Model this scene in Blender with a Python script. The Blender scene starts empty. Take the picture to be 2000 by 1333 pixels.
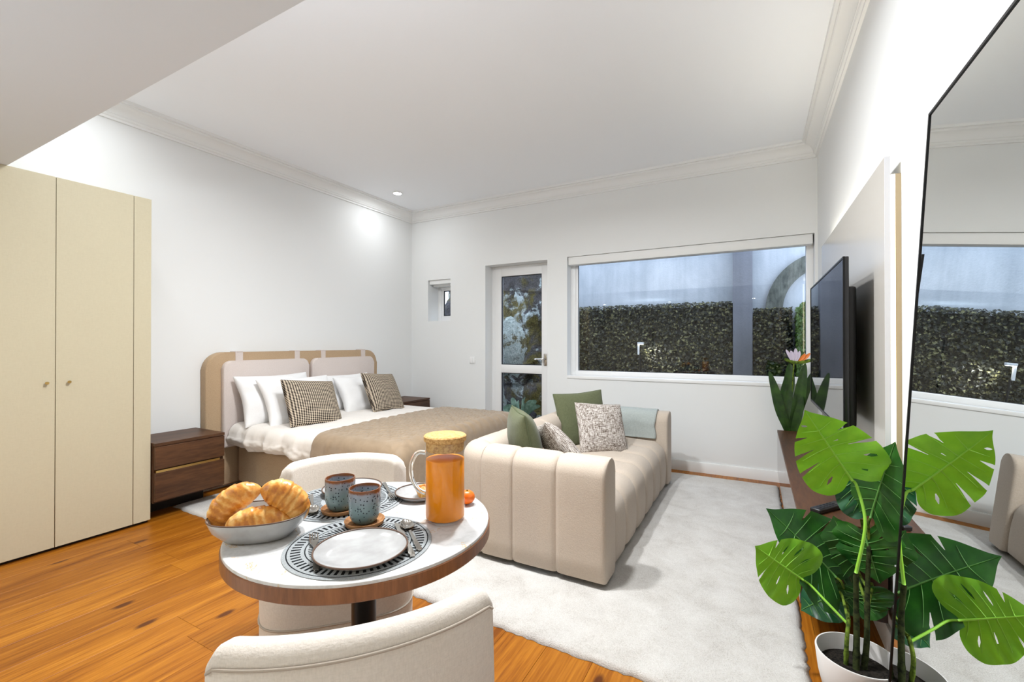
import bpy, bmesh, math, random
from math import sin, cos, pi, radians, sqrt, atan2, exp
from mathutils import Vector, Matrix, noise

random.seed(7)
scene = bpy.context.scene
COL = scene.collection

# ------------------------------------------------------------------ camera
cam_d = bpy.data.cameras.new('camera')
cam_d.sensor_width = 36.0
cam_d.lens = 36.0 * 875.23 / 2000.0
cam_d.clip_start = 0.02
cam_d.clip_end = 200
cam = bpy.data.objects.new('camera', cam_d)
COL.objects.link(cam)
cam.location = (0, 0, 1.25)
cam.rotation_euler = (pi / 2 + 0.004864, 0, 0.49713)
scene.camera = cam

# ------------------------------------------------------------------ world (overcast dusk sky) and exposure
world = bpy.data.worlds.new('world')
scene.world = world
world.use_nodes = True
bg = world.node_tree.nodes['Background']
bg.inputs['Color'].default_value = (0.66, 0.76, 0.92, 1)
bg.inputs['Strength'].default_value = 2.0
vs = scene.view_settings
scene.display_settings.display_device = 'sRGB'
vs.view_transform = 'Standard'
vs.look = 'None'
vs.gamma = 1
vs.use_curve_mapping = False
vs.exposure = 1.06
scene.cycles.max_bounces = 10
scene.cycles.diffuse_bounces = 5
scene.cycles.glossy_bounces = 5
scene.cycles.transmission_bounces = 8
scene.cycles.transparent_max_bounces = 12
scene.cycles.sample_clamp_indirect = 6
scene.cycles.caustics_reflective = False
scene.cycles.caustics_refractive = False

# light strengths (lamps are built with their fixtures further down)
W_DOWN = 2.2           # recessed ceiling spots, living area
W_KITCHEN = 4.0        # recessed spots under the dropped ceiling, behind the camera
W_UP = 17.0            # unseen uplighter added behind the camera for soft fill
W_TAPE = 2.0            # led tape on top of the television panel
W_LED = 3.4            # led strips beside the television panel
C_WHITE = (0.95, 0.975, 1.0)
C_WARM = (1.0, 0.80, 0.48)
C_COOL = (0.72, 0.86, 1.0)

LW, RW, BY, FY, CZ, SZ = -4.09, 0.48, 4.685, -3.6, 3.0, 2.255


# ------------------------------------------------------------------ node helpers
class NT:
    def __init__(s, name, base=(0.8, 0.8, 0.8), rough=0.5, metal=0.0, spec=0.5):
        s.m = bpy.data.materials.new(name)
        s.m.use_nodes = True
        s.t = s.m.node_tree
        s.b = s.t.nodes['Principled BSDF']
        s.b.inputs['Base Color'].default_value = (*base, 1)
        s.b.inputs['Roughness'].default_value = rough
        s.b.inputs['Metallic'].default_value = metal
        s.b.inputs['Specular IOR Level'].default_value = spec

    def n(s, typ, **kw):
        nd = s.t.nodes.new(typ)
        for k, v in kw.items():
            if k in nd.inputs:
                nd.inputs[k].default_value = v
            else:
                setattr(nd, k, v)
        return nd

    def l(s, a, b):
        s.t.links.new(a, b)

    def coord(s, kind='Object', scale=(1, 1, 1), loc=(0, 0, 0), rot=(0, 0, 0)):
        c = s.n('ShaderNodeTexCoord')
        m = s.n('ShaderNodeMapping')
        m.inputs['Scale'].default_value = scale
        m.inputs['Location'].default_value = loc
        m.inputs['Rotation'].default_value = rot
        s.l(c.outputs[kind], m.inputs['Vector'])
        return m.outputs['Vector']

    def noise(s, vec, scale, detail=4, rough=0.55, dist=0.0):
        nd = s.n('ShaderNodeTexNoise', Scale=scale, Detail=detail, Roughness=rough, Distortion=dist)
        if vec is not None:
            s.l(vec, nd.inputs['Vector'])
        return nd.outputs['Fac']

    def ramp(s, fac, stops, interp='LINEAR'):
        r = s.n('ShaderNodeValToRGB')
        r.color_ramp.interpolation = interp
        e = r.color_ramp.elements
        while len(e) < len(stops):
            e.new(0.5)
        for i, (p, c) in enumerate(stops):
            e[i].position = p
            e[i].color = (*c, 1) if len(c) == 3 else c
        s.l(fac, r.inputs['Fac'])
        return r.outputs['Color']

    def math(s, op, a, b=None, c=None, clamp=False):
        nd = s.n('ShaderNodeMath', operation=op)
        nd.use_clamp = clamp
        for i, v in enumerate((a, b, c)):
            if v is None:
                continue
            if isinstance(v, (int, float)):
                nd.inputs[i].default_value = v
            else:
                s.l(v, nd.inputs[i])
        return nd.outputs[0]

    def mix(s, fac, a, b, blend='MIX'):
        nd = s.n('ShaderNodeMix', data_type='RGBA', blend_type=blend)
        for sock, v in ((nd.inputs[0], fac), (nd.inputs[6], a), (nd.inputs[7], b)):
            if isinstance(v, (int, float)):
                sock.default_value = v
            elif isinstance(v, tuple):
                sock.default_value = (*v, 1) if len(v) == 3 else v
            else:
                s.l(v, sock)
        return nd.outputs[2]

    def color(s, c):
        s.l(c, s.b.inputs['Base Color'])

    def bump(s, h, strength=0.3, dist=0.01):
        b = s.n('ShaderNodeBump', Strength=strength, Distance=dist)
        s.l(h, b.inputs['Height'])
        s.l(b.outputs['Normal'], s.b.inputs['Normal'])
        return b


def plain(name, c, rough=0.5, metal=0.0, spec=0.5, bump=None):
    t = NT(name, c, rough, metal, spec)
    if bump:
        sc, st, d = bump
        v = t.coord()
        t.bump(t.noise(v, sc, 3), st, d)
    return t.m


def fabric(name, c, c2=None, weave=420.0, rough=0.9, strength=0.35, big=3.0, sheen=0.15):
    """woven upholstery: fine crossing threads and a faint large mottling"""
    t = NT(name, c, rough, spec=0.2)
    v = t.coord()
    n1 = t.noise(t.coord(scale=(1, 1, 0.25)), weave, 2, 0.6)
    n2 = t.noise(t.coord(scale=(0.25, 0.25, 1)), weave, 2, 0.6)
    h = t.math('ADD', n1, n2)
    nb = t.noise(v, big, 3)
    c2 = c2 or tuple(x * 0.80 for x in c)
    k = t.math('MULTIPLY_ADD', h, 1.1, -0.6, clamp=True)
    k = t.math('MULTIPLY_ADD', nb, 0.35, t.math('MULTIPLY', k, 0.75), clamp=True)
    t.color(t.ramp(k, [(0.15, c2), (0.75, c)]))
    t.bump(h, strength, 0.002)
    t.b.inputs['Sheen Weight'].default_value = sheen
    return t.m


def wood(name, dark, light, scale=6.0, axis='Y', rough=0.4, grain=14.0, spec=0.4):
    t = NT(name, light, rough, spec=spec)
    s = {'X': (0.12, 1, 1), 'Y': (1, 0.12, 1), 'Z': (1, 1, 0.12)}[axis]
    oi = t.n('ShaderNodeObjectInfo')
    v = t.coord(scale=s)
    add = t.n('ShaderNodeVectorMath', operation='ADD')
    t.l(v, add.inputs[0])
    cmb = t.n('ShaderNodeCombineXYZ')
    t.l(t.math('MULTIPLY', oi.outputs['Random'], 31.0), cmb.inputs[0])
    t.l(t.math('MULTIPLY', oi.outputs['Random'], 17.0), cmb.inputs[2])
    t.l(cmb.outputs[0], add.inputs[1])
    v = add.outputs[0]
    a = t.noise(v, scale, 4, 0.6, 0.6)
    b = t.noise(v, scale * grain, 3, 0.6)
    k = t.math('MULTIPLY_ADD', b, 0.45, t.math('MULTIPLY', a, 0.65))
    t.color(t.ramp(k, [(0.35, dark), (0.75, light)]))
    t.bump(b, 0.08, 0.002)
    return t.m


def emit(name, c, strength):
    m = bpy.data.materials.new(name)
    m.use_nodes = True
    t = m.node_tree
    t.nodes.remove(t.nodes['Principled BSDF'])
    e = t.nodes.new('ShaderNodeEmission')
    e.inputs['Color'].default_value = (*c, 1)
    e.inputs['Strength'].default_value = strength
    t.links.new(e.outputs[0], t.nodes['Material Output'].inputs['Surface'])
    return m


def pane_mat(name, tint=(0.92, 0.96, 1.0), ior=1.6):
    """thin window pane: fresnel reflection over clear transmission"""
    m = bpy.data.materials.new(name)
    m.use_nodes = True
    t = m.node_tree
    t.nodes.remove(t.nodes['Principled BSDF'])
    tr = t.nodes.new('ShaderNodeBsdfTransparent')
    tr.inputs['Color'].default_value = (*tint, 1)
    gl = t.nodes.new('ShaderNodeBsdfGlossy')
    gl.inputs['Roughness'].default_value = 0.0
    fr = t.nodes.new('ShaderNodeFresnel')
    fr.inputs['IOR'].default_value = ior
    mx = t.nodes.new('ShaderNodeMixShader')
    t.links.new(fr.outputs[0], mx.inputs[0])
    t.links.new(tr.outputs[0], mx.inputs[1])
    t.links.new(gl.outputs[0], mx.inputs[2])
    t.links.new(mx.outputs[0], t.nodes['Material Output'].inputs['Surface'])
    return m


# ------------------------------------------------------------------ mesh helpers: all give (verts, faces)
def box(x0, x1, y0, y1, z0, z1, bev=0.0, seg=2):
    bm = bmesh.new()
    bmesh.ops.create_cube(bm, size=1)
    for v in bm.verts:
        v.co = Vector((x0 + (v.co.x + .5) * (x1 - x0), y0 + (v.co.y + .5) * (y1 - y0), z0 + (v.co.z + .5) * (z1 - z0)))
    if bev > 0:
        bmesh.ops.bevel(bm, geom=bm.edges[:], offset=bev, segments=seg, profile=0.5, affect='EDGES')
    bmesh.ops.recalc_face_normals(bm, faces=bm.faces[:])
    return from_bm(bm)


def from_bm(bm):
    bm.verts.index_update()
    r = ([tuple(v.co) for v in bm.verts], [[v.index for v in f.verts] for f in bm.faces])
    bm.free()
    return r


def join(*vfs):
    V, F = [], []
    for v, f in vfs:
        o = len(V)
        V += list(v)
        F += [[i + o for i in q] for q in f]
    return V, F


def xf(vf, m):
    return [tuple(m @ Vector(v)) for v in vf[0]], vf[1]


def shift(vf, dx, dy, dz):
    return [(a + dx, b + dy, c + dz) for a, b, c in vf[0]], vf[1]


def grid_faces(nu, nv, closed_u=False, closed_v=False, flip=False):
    F = []
    for i in range(nu if closed_u else nu - 1):
        for j in range(nv if closed_v else nv - 1):
            a, b = i * nv + j, ((i + 1) % nu) * nv + j
            c, d = ((i + 1) % nu) * nv + (j + 1) % nv, i * nv + (j + 1) % nv
            F.append([a, d, c, b] if flip else [a, b, c, d])
    return F


def lathe(prof, n=32, c=(0, 0, 0), cap=True, sx=1.0, sy=1.0, sq=2.0):
    """turn a profile of (radius, height); sq > 2 squares the outline"""
    V = []
    for i in range(n):
        a = 2 * pi * i / n
        ca, sa = cos(a), sin(a)
        k = (abs(ca) ** sq + abs(sa) ** sq) ** (-1 / sq)
        for r, z in prof:
            V.append((c[0] + r * ca * k * sx, c[1] + r * sa * k * sy, c[2] + z))
    m = len(prof)
    F = grid_faces(n, m, closed_u=True)
    if cap:
        if prof[0][0] > 1e-6:
            F.append([i * m for i in range(n)][::-1])
        if prof[-1][0] > 1e-6:
            F.append([i * m + m - 1 for i in range(n)])
    return V, F


def tube(pts, r, n=10, cap=True, flat=1.0):
    """tube along points; r is a number or one radius per point"""
    P = [Vector(p) for p in pts]
    R = r if isinstance(r, (list, tuple)) else [r] * len(P)
    V = []
    up = Vector((0, 0, 1))
    prev = None
    for i, p in enumerate(P):
        d = (P[min(i + 1, len(P) - 1)] - P[max(i - 1, 0)]).normalized()
        if prev is None:
            a = d.cross(up)
            if a.length < 0.05:
                a = d.cross(Vector((0, 1, 0)))
        else:
            a = prev - d * prev.dot(d)
        a.normalize()
        prev = a
        b = d.cross(a)
        for k in range(n):
            t = 2 * pi * k / n
            V.append(tuple(p + a * (R[i] * cos(t)) + b * (R[i] * flat * sin(t))))
    F = grid_faces(len(P), n, closed_v=True, flip=True)
    if cap:
        F.append(list(range(n)))
        F.append([(len(P) - 1) * n + k for k in range(n)][::-1])
    return V, F


def smooth_path(pts, n=8):
    """Catmull-Rom through points"""
    P = [Vector(p) for p in pts]
    out = []
    for i in range(len(P) - 1):
        p0, p1, p2, p3 = P[max(i - 1, 0)], P[i], P[i + 1], P[min(i + 2, len(P) - 1)]
        for k in range(n):
            t = k / n
            out.append(0.5 * ((2 * p1) + (p2 - p0) * t + (2 * p0 - 5 * p1 + 4 * p2 - p3) * t * t + (3 * p1 - p0 - 3 * p2 + p3) * t ** 3))
    out.append(P[-1])
    return out


def rrect(w0, w1, h0, h1, r, n=6, corners=(1, 1, 1, 1)):
    """rounded rectangle outline in 2D, corners: lower-left, lower-right, upper-right, upper-left"""
    pts = []
    for (cx, cy, a0, on) in ((w0 + r, h0 + r, pi, corners[0]), (w1 - r, h0 + r, 1.5 * pi, corners[1]),
                             (w1 - r, h1 - r, 0, corners[2]), (w0 + r, h1 - r, .5 * pi, corners[3])):
        if on:
            for k in range(n + 1):
                a = a0 + .5 * pi * k / n
                pts.append((cx + r * cos(a), cy + r * sin(a)))
        else:
            pts.append((cx + (r if cx > (w0 + w1) / 2 else -r), cy + (r if cy > (h0 + h1) / 2 else -r)))
    return pts


def prism(poly, d0, d1, mp, bev=0.0, seg=3):
    """extrude a 2D outline from d0 to d1; mp maps (u, v, d) to a point"""
    bm = bmesh.new()
    a = [bm.verts.new(mp(u, v, d0)) for u, v in poly]
    b = [bm.verts.new(mp(u, v, d1)) for u, v in poly]
    n = len(poly)
    bm.faces.new(a)
    bm.faces.new(b[::-1])
    for i in range(n):
        bm.faces.new((a[i], b[i], b[(i + 1) % n], a[(i + 1) % n]))
    if bev > 0:
        bm.edges.ensure_lookup_table()
        sa, sb = set(a), set(b)
        es = [e for e in bm.edges if (e.verts[0] in sa and e.verts[1] in sa) or (e.verts[0] in sb and e.verts[1] in sb)]
        bmesh.ops.bevel(bm, geom=es, offset=bev, segments=seg, profile=0.5, affect='EDGES')
    bmesh.ops.recalc_face_normals(bm, faces=bm.faces[:])
    return from_bm(bm)


# ------------------------------------------------------------------ object helpers
def root_of(p):
    while p.parent is not None:
        p = p.parent
    return p


def mk(name, vf, mat, parent=None, world=True, sharp=40, kind=None, label=None, cat=None, group=None, origin=None, fix=False):
    V, F = vf
    if parent is not None and world:
        L = root_of(parent).location
        V = [(a - L.x, b - L.y, c - L.z) for a, b, c in V]
    if origin is not None:
        V = [(a - origin[0], b - origin[1], c - origin[2]) for a, b, c in V]
    me = bpy.data.meshes.new(name)
    me.from_pydata([tuple(v) for v in V], [], F)
    me.update()
    if fix:
        bm = bmesh.new()
        bm.from_mesh(me)
        bmesh.ops.remove_doubles(bm, verts=bm.verts, dist=1e-5)
        bmesh.ops.recalc_face_normals(bm, faces=bm.faces)
        bm.to_mesh(me)
        bm.free()
    if sharp is not None:
        me.shade_smooth()
        if sharp < 180:
            me.set_sharp_from_angle(angle=radians(sharp))
    if mat is not None:
        me.materials.append(mat)
    o = bpy.data.objects.new(name, me)
    COL.objects.link(o)
    if parent is not None:
        o.parent = parent
    if origin is not None:
        o.location = origin
    tag(o, label, cat, group, kind)
    return o


def tag(o, label=None, cat=None, group=None, kind=None):
    if kind:
        o['kind'] = kind
    if label:
        o['label'] = label
    if cat:
        o['category'] = cat
    if group:
        o['group'] = group
    return o


def thing(name, label, cat, loc=(0, 0, 0), rz=0.0, group=None, kind=None):
    o = bpy.data.objects.new(name, None)
    o.empty_display_size = 0.1
    COL.objects.link(o)
    o.location = loc
    o.rotation_euler = (0, 0, rz)
    return tag(o, label, cat, group, kind)


def copy_tree(o, parent=None):
    c = o.copy()
    COL.objects.link(c)
    c.parent = parent
    for ch in list(o.children):
        copy_tree(ch, c)
    return c


def lamp(name, kind, energy, color, loc, parent=None, rot=(0, 0, 0), **kw):
    d = bpy.data.lights.new(name, kind)
    d.energy = energy
    d.color = color
    for k, v in kw.items():
        setattr(d, k, v)
    o = bpy.data.objects.new(name, d)
    COL.objects.link(o)
    if parent is not None:
        o.parent = parent
        L = root_of(parent).location
        loc = (loc[0] - L.x, loc[1] - L.y, loc[2] - L.z)
    o.location = loc
    o.rotation_euler = rot
    return o


# ------------------------------------------------------------------ materials
M = {}
M['wall'] = plain('wall paint', (0.79, 0.80, 0.795), 0.75, spec=0.25, bump=(90, 0.04, 0.002))
M['ceiling'] = plain('ceiling paint', (0.895, 0.92, 0.95), 0.85, spec=0.15)
M['trim'] = plain('trim paint', (0.82, 0.825, 0.815), 0.5, spec=0.35)
M['pvc'] = plain('white window frame', (0.84, 0.84, 0.835), 0.3)
M['gasket'] = plain('black gasket', (0.012, 0.014, 0.018), 0.5)
M['pane'] = pane_mat('window glass')
M['cream'] = fabric('cream wardrobe laminate', (0.55, 0.495, 0.355), (0.52, 0.465, 0.33), weave=150, rough=0.5, strength=0.05, sheen=0.0)
M['brass'] = plain('brass', (0.62, 0.42, 0.15), 0.3, 1.0)
M['walnut'] = wood('walnut veneer', (0.024, 0.0085, 0.003), (0.125, 0.052, 0.019), 5, 'Y', 0.45)
M['walnut_gloss'] = wood('polished walnut', (0.030, 0.012, 0.006), (0.100, 0.045, 0.022), 5, 'Y', 0.03, spec=0.8)
M['walnut_x'] = wood('walnut end grain', (0.022, 0.008, 0.004), (0.085, 0.034, 0.018), 5, 'X', 0.4)
M['dark'] = plain('dark recess', (0.012, 0.008, 0.006), 0.7)
M['black_metal'] = plain('black metal', (0.012, 0.012, 0.013), 0.4, 0.6)
M['black_plastic'] = plain('black plastic', (0.010, 0.010, 0.011), 0.35)
M['steel'] = plain('polished steel', (0.47, 0.44, 0.40), 0.14, 1.0)
M['tan'] = fabric('tan bed upholstery', (0.46, 0.33, 0.205), (0.36, 0.25, 0.15), 300)
M['blush'] = fabric('pale pad upholstery', (0.66, 0.58, 0.54), (0.58, 0.51, 0.47), 380)
M['white_cloth'] = fabric('white bed linen', (0.78, 0.775, 0.77), (0.72, 0.715, 0.71), 500, strength=0.15)
M['duvet'] = fabric('ivory duvet cover', (0.76, 0.72, 0.67), (0.69, 0.65, 0.605), 500, strength=0.15)
M['sofa'] = fabric('greige sofa cloth', (0.535, 0.455, 0.375), (0.445, 0.375, 0.305), 330)
M['chair'] = fabric('oatmeal chair cloth', (0.69, 0.63, 0.565), (0.59, 0.535, 0.475), 360)
M['piping'] = plain('chair piping', (0.42, 0.36, 0.30), 0.9)
M['green'] = fabric('olive green linen', (0.118, 0.130, 0.068), (0.082, 0.092, 0.047), 260)
M['green_edge'] = plain('olive flange', (0.10, 0.12, 0.06), 0.9)
M['mint'] = fabric('pale mint wool', (0.40, 0.435, 0.415), (0.30, 0.335, 0.325), 200)


def tweed_mat():
    t = NT('grey tweed', rough=0.95, spec=0.1)
    a = t.noise(t.coord(scale=(1, 0.10, 1)), 210, 2, 0.7)
    b = t.noise(t.coord(scale=(0.10, 1, 1)), 210, 2, 0.7)
    k = t.math('ADD', a, b)
    t.color(t.ramp(t.math('MULTIPLY', k, 0.5), [(0.41, (0.11, 0.08, 0.062)), (0.49, (0.36, 0.31, 0.27)), (0.57, (0.68, 0.64, 0.60))]))
    t.bump(k, 0.5, 0.003)
    return t.m


def woven_mat():
    """black and cream basket weave"""
    t = NT('black and cream weave', rough=0.95, spec=0.1)
    v = t.coord()
    sp = t.n('ShaderNodeSeparateXYZ')
    nz = t.n('ShaderNodeTexNoise', Scale=9.0, Detail=2.0)
    t.l(v, nz.inputs['Vector'])
    t.l(v, sp.inputs[0])
    off = t.math('MULTIPLY', nz.outputs['Fac'], 0.012)
    u = t.math('MULTIPLY', t.math('ADD', sp.outputs[0], off), 2 * pi / 0.019)
    w = t.math('MULTIPLY', t.math('SUBTRACT', sp.outputs[1], off), 2 * pi / 0.0135)
    k = t.math('ADD', t.math('SINE', u), t.math('SINE', w))
    k = t.math('MULTIPLY_ADD', k, 0.25, 0.5)
    t.color(t.ramp(k, [(0.44, (0.022, 0.016, 0.014)), (0.60, (0.56, 0.47, 0.36))]))
    t.bump(k, 0.6, 0.003)
    return t.m


def floor_mat():
    t = NT('pine floorboard', rough=0.36, spec=0.25)
    oi = t.n('ShaderNodeObjectInfo')
    rnd = oi.outputs['Random']
    cmb = t.n('ShaderNodeCombineXYZ')
    t.l(t.math('MULTIPLY', rnd, 37.0), cmb.inputs[0])
    t.l(t.math('MULTIPLY', rnd, 91.0), cmb.inputs[1])
    add = t.n('ShaderNodeVectorMath', operation='ADD')
    c = t.n('ShaderNodeTexCoord')
    t.l(c.outputs['Object'], add.inputs[0])
    t.l(cmb.outputs[0], add.inputs[1])

    def mp(s):
        m = t.n('ShaderNodeMapping')
        m.inputs['Scale'].default_value = s
        t.l(add.outputs[0], m.inputs['Vector'])
        return m.outputs['Vector']
    a = t.noise(mp((1, 0.10, 1)), 11, 4, 0.6, 0.9)
    b = t.noise(mp((1, 0.035, 1)), 95, 3, 0.65)
    k = t.math('MULTIPLY_ADD', b, 0.55, t.math('MULTIPLY', a, 0.55))
    col = t.ramp(k, [(0.36, (0.150, 0.038, 0.003)), (0.53, (0.310, 0.104, 0.007)), (0.72, (0.460, 0.180, 0.017))])
    tone = t.ramp(rnd, [(0.0, (0.80, 0.74, 0.66)), (1.0, (1.12, 1.15, 1.15))])
    col = t.mix(1.0, col, tone, 'MULTIPLY')
    vo = t.n('ShaderNodeTexVoronoi', Scale=1.0, voronoi_dimensions='2D')
    t.l(mp((3.9, 1.7, 0.0)), vo.inputs['Vector'])
    wob = t.math('MULTIPLY_ADD', b, 0.03, vo.outputs['Distance'])
    sep = t.n('ShaderNodeSeparateColor')
    t.l(vo.outputs['Color'], sep.inputs[0])
    pick = t.math('GREATER_THAN', sep.outputs[0], 0.50)
    kn = t.ramp(wob, [(0.060, (1, 1, 1)), (0.105, (0, 0, 0))])
    kn = t.math('MULTIPLY', kn, pick)
    col = t.mix(t.math('MULTIPLY', kn, 0.9), col, (0.065, 0.014, 0.003))
    t.color(col)
    t.bump(b, 0.05, 0.002)
    return t.m


def rug_mat():
    t = NT('ivory rug pile', rough=1.0, spec=0.05)
    v = t.coord()
    a = t.noise(v, 7, 5, 0.62, 0.4)
    b = t.noise(v, 240, 3, 0.7)
    k = t.math('MULTIPLY_ADD', b, 0.7, t.math('MULTIPLY', a, 0.45))
    t.color(t.ramp(k, [(0.36, (0.40, 0.365, 0.325)), (0.52, (0.60, 0.57, 0.53)), (0.72, (0.74, 0.72, 0.685))]))
    t.bump(t.math('MULTIPLY_ADD', b, 1.0, t.math('MULTIPLY', a, 2.0)), 0.8, 0.008)
    t.b.inputs['Sheen Weight'].default_value = 0.3
    return t.m


def quilt_mat():
    t = NT('taupe quilted throw', rough=0.6, spec=0.3)
    v = t.coord()
    n = t.noise(v, 420, 2)
    w = t.noise(v, 16, 4, 0.6, 0.5)
    t.color(t.ramp(w, [(0.3, (0.235, 0.165, 0.098)), (0.7, (0.30, 0.215, 0.135))]))
    t.bump(t.math('MULTIPLY_ADD', n, 0.3, w), 0.25, 0.006)
    t.b.inputs['Sheen Weight'].default_value = 0.35
    return t.m


def marble_mat():
    t = NT('white marble with gold veins', rough=0.16, spec=0.5)
    v = t.coord()
    a = t.noise(v, 4, 8, 0.62, 1.4)
    g = t.noise(t.coord(loc=(3.1, 1.7, 0)), 5.5, 6, 0.6, 1.2)
    base = t.ramp(t.noise(v, 26, 6, 0.65), [(0.35, (0.50, 0.495, 0.485)), (0.55, (0.62, 0.615, 0.61))])
    vein = t.math('ABSOLUTE', t.math('SUBTRACT', a, 0.5))
    base = t.mix(t.ramp(vein, [(0.0, (0.35, 0.35, 0.35)), (0.020, (0, 0, 0))]), base, (0.55, 0.54, 0.53))
    gv = t.math('ABSOLUTE', t.math('SUBTRACT', g, 0.62))
    t.color(t.mix(t.ramp(gv, [(0.0, (0.9, 0.9, 0.9)), (0.010, (0, 0, 0))]), base, (0.55, 0.36, 0.16)))
    return t.m


def mat_mat():
    """grey felt placemat with printed black rings and strokes"""
    t = NT('grey felt placemat with black print', rough=0.95, spec=0.1)
    c = t.n('ShaderNodeTexCoord')
    sp = t.n('ShaderNodeSeparateXYZ')
    t.l(c.outputs['Object'], sp.inputs[0])
    x, y = sp.outputs[0], sp.outputs[1]
    r = t.math('SQRT', t.math('ADD', t.math('MULTIPLY', x, x), t.math('MULTIPLY', y, y)))
    th = t.math('ARCTAN2', y, x)

    def band(lo, hi):
        return t.math('MULTIPLY', t.math('GREATER_THAN', r, lo), t.math('LESS_THAN', r, hi))

    def dash(n, duty, lo, hi, ph=0.0):
        s = t.math('COSINE', t.math('MULTIPLY_ADD', th, float(n), ph))
        return t.math('MULTIPLY', t.math('GREATER_THAN', s, cos(pi * duty)), band(lo, hi))
    parts = [band(0.1640, 0.1668), band(0.1240, 0.1268), band(0.060, 0.0625),
             dash(64, 0.47, 0.135, 0.157),
             dash(76, 0.52, 0.078, 0.118), dash(24, 0.4, 0.030, 0.052)]
    k = parts[0]
    for p in parts[1:]:
        k = t.math('MAXIMUM', k, p)
    felt = t.ramp(t.noise(c.outputs['Object'], 300, 3), [(0.3, (0.25, 0.265, 0.27)), (0.7, (0.36, 0.38, 0.385))])
    t.color(t.mix(k, felt, (0.012, 0.013, 0.015)))
    t.bump(t.noise(c.outputs['Object'], 400, 2), 0.3, 0.002)
    return t.m


def glaze_mat():
    """blue-green reactive glaze with dark speckles and a rust brown rim (by height)"""
    t = NT('speckled blue glaze', rough=0.14, spec=0.6)
    c = t.n('ShaderNodeTexCoord')
    sp = t.n('ShaderNodeSeparateXYZ')
    t.l(c.outputs['Object'], sp.inputs[0])
    n = t.noise(c.outputs['Object'], 30, 4)
    z = t.math('MULTIPLY_ADD', n, 0.014, sp.outputs[2])
    body = t.ramp(t.math('MULTIPLY', z, 10), [(0.10, (0.125, 0.195, 0.200)), (0.55, (0.20, 0.285, 0.30)), (0.88, (0.255, 0.285, 0.34))])
    vo = t.n('ShaderNodeTexVoronoi', Scale=165.0)
    t.l(c.outputs['Object'], vo.inputs['Vector'])
    sc = t.n('ShaderNodeSeparateColor')
    t.l(vo.outputs['Color'], sc.inputs[0])
    spot = t.math('MULTIPLY', t.math('LESS_THAN', vo.outputs['Distance'], 0.33), t.math('GREATER_THAN', sc.outputs[0], 0.52))
    body = t.mix(spot, body, (0.02, 0.03, 0.045))
    rim = t.ramp(t.math('MULTIPLY', z, 10), [(0.90, (0, 0, 0)), (0.96, (1, 1, 1))])
    t.color(t.mix(rim, body, (0.20, 0.065, 0.022)))
    return t.m


def dish_mat():
    t = NT('pale grey stoneware', (0.62, 0.62, 0.61), 0.18, spec=0.5)
    n = t.noise(t.coord(), 18, 4)
    t.color(t.ramp(n, [(0.35, (0.35, 0.345, 0.34)), (0.65, (0.43, 0.43, 0.425))]))
    return t.m


def cork_mat(name, a, b, sc):
    t = NT(name, b, 0.9, spec=0.1)
    n = t.noise(t.coord(), sc, 4, 0.7)
    t.color(t.ramp(n, [(0.38, a), (0.56, b)]))
    t.bump(n, 0.4, 0.003)
    return t.m


def croissant_mat():
    t = NT('golden baked pastry', rough=0.34, spec=0.45)
    sp = t.n('ShaderNodeSeparateXYZ')
    c = t.n('ShaderNodeTexCoord')
    t.l(c.outputs['Object'], sp.inputs[0])
    n = t.noise(c.outputs['Object'], 28, 4, 0.6)
    w = t.math('SINE', t.math('MULTIPLY_ADD', n, 16.0, t.math('MULTIPLY_ADD', sp.outputs[0], 330.0, t.math('MULTIPLY', sp.outputs[1], 60.0))))
    n2 = t.noise(c.outputs['Object'], 16, 4, 0.6)
    k = t.math('MULTIPLY_ADD', w, 0.06, n2)
    t.color(t.ramp(k, [(0.25, (0.34, 0.085, 0.012)), (0.48, (0.66, 0.27, 0.040)), (0.70, (0.90, 0.60, 0.22))]))
    t.bump(t.math('MULTIPLY_ADD', w, 0.22, n), 0.45, 0.003)
    return t.m


def leaf_mat(name, a, b, trans=0.25, rough=0.33):
    t = NT(name, a, rough, spec=0.45)
    v = t.coord()
    n = t.noise(v, 14, 3)
    t.color(t.ramp(n, [(0.35, a), (0.65, b)]))
    out = t.t.nodes['Material Output']
    tr = t.n('ShaderNodeBsdfTranslucent')
    tr.inputs['Color'].default_value = (*[min(1, x * 1.3) for x in b], 1)
    mx = t.n('ShaderNodeMixShader')
    mx.inputs[0].default_value = trans
    t.l(t.b.outputs[0], mx.inputs[1])
    t.l(tr.outputs[0], mx.inputs[2])
    t.l(mx.outputs[0], out.inputs['Surface'])
    return t.m


def ivy_mat():
    t = NT('ivy leaf', rough=0.45, spec=0.3)
    vo = t.n('ShaderNodeTexVoronoi', Scale=38.0)
    t.l(t.coord(), vo.inputs['Vector'])
    sc = t.n('ShaderNodeSeparateColor')
    t.l(vo.outputs['Color'], sc.inputs[0])
    t.color(t.ramp(sc.outputs[0], [(0.0, (0.006, 0.008, 0.004)), (0.62, (0.022, 0.022, 0.012)), (0.80, (0.055, 0.052, 0.020)), (0.93, (0.20, 0.19, 0.085))]))
    return t.m


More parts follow.
